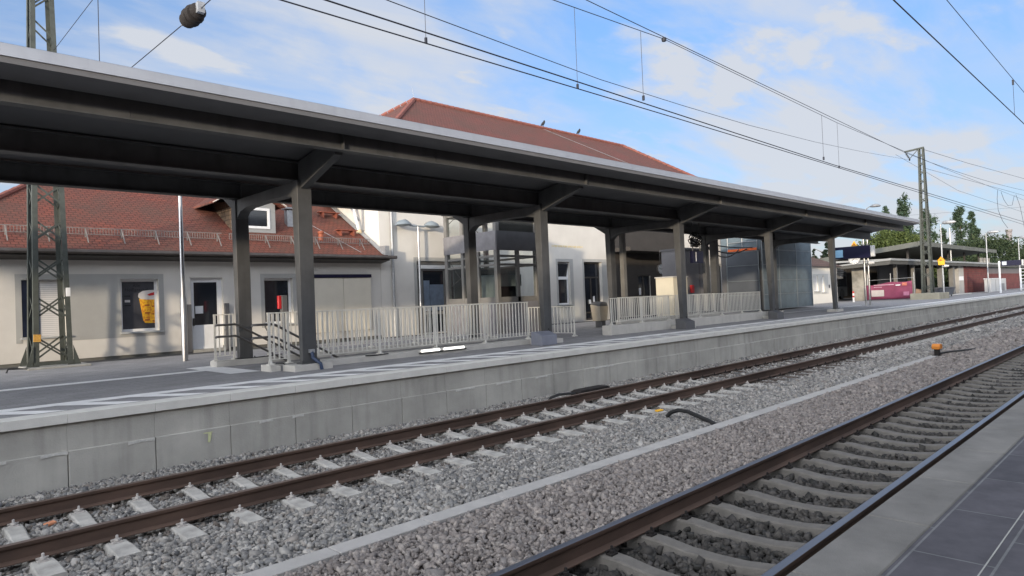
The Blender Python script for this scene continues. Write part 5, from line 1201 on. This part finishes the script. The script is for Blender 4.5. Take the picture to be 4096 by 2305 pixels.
    m = MB(); m.add([(66.0, 14.7, PZ+.15), (68.6, 14.7, PZ+.15), (68.6, 15.4, PZ+.15), (66.0, 15.4, PZ+.15), (65.8, 14.6, 1.5), (68.9, 14.6, 1.5), (68.9, 15.5, 1.5), (65.8, 15.5, 1.5)], [(0, 3, 2, 1), (4, 5, 6, 7), (0, 1, 5, 4), (1, 2, 6, 5), (2, 3, 7, 6), (3, 0, 4, 7)]); m.build('body', mat('bin grey', (.09, .095, .11), .6, .1, 3), t, bevel=.03)
    MB().box(65.75, 68.95, 14.55, 15.55, 1.5, 1.6).build('lid', dark_panel, t, bevel=.03)
    for x in (66.3, 68.3): MB().lathe([(.1, -.03), (.1, .03)], (x, 14.75, PZ+.1), 10, 'Y').build('wheel', black_rubber, t)
    t = thing('slatted_gate', 'white barred frame standing at the right edge of the picture', 'gate', (94, 13.5, PZ)); m = MB(); m.box(93.4, 93.6, 13.4, 13.55, PZ, 3.25); m.box(97.8, 98.0, 13.4, 13.55, PZ, 3.25); m.build('post', white_pvc, t)
    m = MB(); [m.box(93.6, 97.8, 13.44, 13.5, .95+.37*i, 1.02+.37*i) for i in range(7)]; m.build('bars', white_pvc, t)
    tag(MB().box(70.5, 82.0, 15.9, 16.4, PZ, PZ+.06).build('kerb', coping_c), 'pale flat kerb in front of the dark openings at the far right', 'kerb')
def clock_x(c, x, y, z, r):
    MB().lathe([(r*1.07, -.05), (r*1.07, .05)], (x-.02, y, z), 24, 'X').build('case', galv, c, smooth=True); MB().lathe([(r, -.056), (r, .056)], (x-.02, y, z), 24, 'X').build('face', white_pvc, c)
    h = MB()
    for a, ln, w in ((R(-128), r*.55, .08*r), (R(100), r*.8, .06*r)): h.bar((x-.08, y, z), (x-.08, y-math.sin(a)*ln, z+math.cos(a)*ln), w, .006, up=(1, 0, 0))
    for i in range(12):
        a = R(30*i); h.bar((x-.078, y-math.sin(a)*r*.78, z+math.cos(a)*r*.78), (x-.078, y-math.sin(a)*r*.94, z+math.cos(a)*r*.94), .07*r, .004, up=(1, 0, 0))
    h.build('hands', black_rubber, c)
right_side()

# ================================================================== TREES
leafA = island_mat('poplar leaves', [(.034, .060, .040), (.055, .088, .052), (.075, .110, .062), (.042, .072, .045)], .7, True)
leafB = island_mat('broadleaf leaves', [(.045, .066, .022), (.072, .10, .03), (.105, .13, .04), (.055, .082, .026)], .7, True)
leafC = island_mat('dark leaves', [(.025, .042, .022), (.042, .062, .030), (.060, .080, .036)], .7, True)
leafD = island_mat('conifer needles', [(.018, .032, .022), (.03, .048, .03)], .8, True)
def leaves(name, pts, size, material, parent, base):
    n = len(pts); P = np.asarray(pts, float)-np.array(base)
    s = size*np.exp(rng.normal(0, .3, n))
    a = rng.normal(size=(n, 3)); a /= np.linalg.norm(a, axis=1, keepdims=True); b = rng.normal(size=(n, 3)); b -= a*(a*b).sum(1, keepdims=True); b /= np.linalg.norm(b, axis=1, keepdims=True)
    V = np.stack([P-a*s[:, None], P-b*s[:, None]*.5, P+a*s[:, None], P+b*s[:, None]*.5], 1).reshape(-1)
    me = bpy.data.meshes.new(name); me.vertices.add(n*4); me.vertices.foreach_set('co', V.astype(np.float32)); me.loops.add(n*4); me.loops.foreach_set('vertex_index', np.arange(n*4, dtype=np.int32))
    me.polygons.add(n); me.polygons.foreach_set('loop_start', (np.arange(n)*4).astype(np.int32)); me.polygons.foreach_set('loop_total', np.full(n, 4, np.int32)); me.update(); me.validate(); me.materials.append(material)
    o = bpy.data.objects.new(name, me); COL.objects.link(o); o.parent = parent; return o
def tree(label, x, y, h, w, leafm, shape='poplar', n=2600, size=.28, clumps=40, z0=.5, group='trees beyond the station'):
    n = int(n*1.8)
    t = thing({'poplar': 'poplar_tree', 'round': 'broadleaf_tree', 'conifer': 'conifer_tree'}[shape], label, 'tree', (x, y, z0), group)
    m = MB(); m.tube([(x, y, z0), (x+.1, y, z0+h*.4), (x, y, z0+h*.9)], .03*h*.6, 8, r2=.05)
    for i in range(9):
        zz = z0+h*(.25+.06*i); a = rng.uniform(0, 6.3); m.tube([(x, y, zz), (x+math.cos(a)*w*.35, y+math.sin(a)*w*.35, zz+h*.12)], .06, 5, r2=.02)
    m.build('trunk', bark, t, smooth=True)
    C = []
    for i in range(clumps):
        u = rng.uniform(0, 1)
        if shape == 'poplar': z = z0+h*(.12+.88*u); rr = w*.5*(math.sin(math.pi*min(1, (u*.92+.06)))**.6)*rng.uniform(.0, .8); cs = w*.29*(1.05-.52*u)
        elif shape == 'round': a_ = rng.normal(size=3); a_ /= np.linalg.norm(a_); z = z0+h*.58+a_[2]*h*.40; rr = w*.46*math.hypot(a_[0], a_[1])*rng.uniform(.55, 1); cs = w*.15
        else: z = z0+h*(.08+.92*u); rr = w*.5*(1-u)*rng.uniform(.3, 1); cs = w*.13*(1.15-u)
        a = rng.uniform(0, 6.283); C.append((x+math.cos(a)*rr, y+math.sin(a)*rr, z, cs*rng.uniform(.7, 1.3)))
    C = np.array(C); k = rng.integers(0, clumps, n)
    d = rng.normal(size=(n, 3)); d /= np.linalg.norm(d, axis=1, keepdims=True); d *= rng.uniform(.2, 1.1, (n, 1))
    d[:, 2] *= 1.3 if shape == 'poplar' else (.45 if shape == 'conifer' else .8)
    P = C[k, :3]+d*C[k, 3:4]
    leaves('crown', P, size*.72, leafm, t, (x, y, z0))
def trees():
    Y = 46; k = Y/30
    tree('tall poplar whose top shows left of the far lattice mast, the broadest', 110*k*1.03, Y, 14.9*k-1.2, 5.2, leafA, n=4200, size=.34, clumps=60)
    tree('narrow poplar at the left of the tall broad one', 104.6*k, Y, 12.4*k-1.2, 3.6, leafA, n=2000, size=.32)
    tree('poplar close behind the far lattice mast, on its left', 121*k, Y+4, 13.6*k-1.2, 4.6, leafA, n=2800, size=.34)
    tree('broad poplar just right of the far lattice mast', 131*k, Y+2, 13.7*k-1.0, 6.4, leafA, n=4200, size=.36, clumps=60)
    tree('short poplar between the two poplar groups', 141*k, Y+2, 11.2*k-1, 3.6, leafA, n=2200, size=.34)
    tree('pointed poplar at the right, the taller of a close pair', 148*k, Y, 15.5*k-1.2, 5.4, leafA, n=4200, size=.36, clumps=60)
    tree('pointed poplar at the right, the slimmer of a close pair', 158*k, Y, 15.2*k-1.2, 4.2, leafA, n=3200, size=.36, clumps=50)
    tree('bright green leafy tree rising behind the big dark grey roof', 106*k*.72, Y*.72, 9.6, 10, leafB, 'round', 6500, .26, 90)
    tree('lighter green tree right of the bright one behind the big dark roof', 116*k*.72, Y*.72, 9.2, 9, leafB, 'round', 4500, .26, 70)
    tree('dark green round tree at the far right behind the second navy sign', 200*.86, 30, 9.9, 17, leafC, 'round', 8000, .36, 110)
    tree('dark low tree between the poplars and the round one at the far right', 172*.9, 30, 6.8, 10, leafC, 'round', 5000, .34, 80)
    tree('dark green tree cut off by the right edge of the picture', 216, 28, 9.2, 18, leafC, 'round', 5000, .38, 80)
    tree('dark conifer between the blue-grey tower and the last column', 77.5, 28.2, 6.9, 4.2, leafD, 'conifer', 2600, .18, 70)
    tree('small dark conifer left of the larger one beyond the white house roof', 74, 28.4, 5.6, 2.4, leafD, 'conifer', 1200, .16, 40)
    h = MB()
    V = []
    for i in range(9000):
        V.append((rng.uniform(70, 210), 40+rng.uniform(-3, 3), .8+rng.uniform(0, 1)**.7*(4.6+1.2*math.sin(i*.37))))
    o = leaves('far_wood', V, .5, leafC, None, (0, 0, 0)); o['kind'] = 'stuff'; o['label'] = 'dark belt of bushes behind the station roofs'
    c = thing('chimney_stack', 'thin grey chimney above the round tree at the far right', 'chimney', (180, 27.6, 0)); MB().lathe([(.7, .5), (.55, 12.4), (.65, 12.5), (.65, 12.9)], (180, 27.6, 0), 12).build('shaft', mat('grey chimney', (.22, .2, .2), .9, .1, 1), c, smooth=True)
trees()

# ================================================================== added sun blocker behind the camera
def behind():
    """unseen shed added behind the near platform to keep the low evening sun off the tracks"""
    t = thing('sun_block_shed', 'long unseen brick shed added behind the near platform to block the sun', 'building', (-20, -16, 0))
    MB().box(-130, 70, -24, -14, -.6, 9.9).build('wall', brick_mat('shed brick', (.30, .16, .12), (.26, .14, .10), (.3, .28, .25), .25, .08, .01, 'XZ'), t)
    m = MB(); m.prism([(-24.4, 9.9), (-13.6, 9.9), (-13.6, 10.15), (-19, 11.2), (-24.4, 10.15)], -130.5, 70.5, 'X'); m.build('roof', canopy_deck, t)
    for i in range(28):
        x = -126+7*i; MB().box(x, x+2.2, -14.0, -13.96, 2.2, 5.0).build('window', glass, t)
behind()
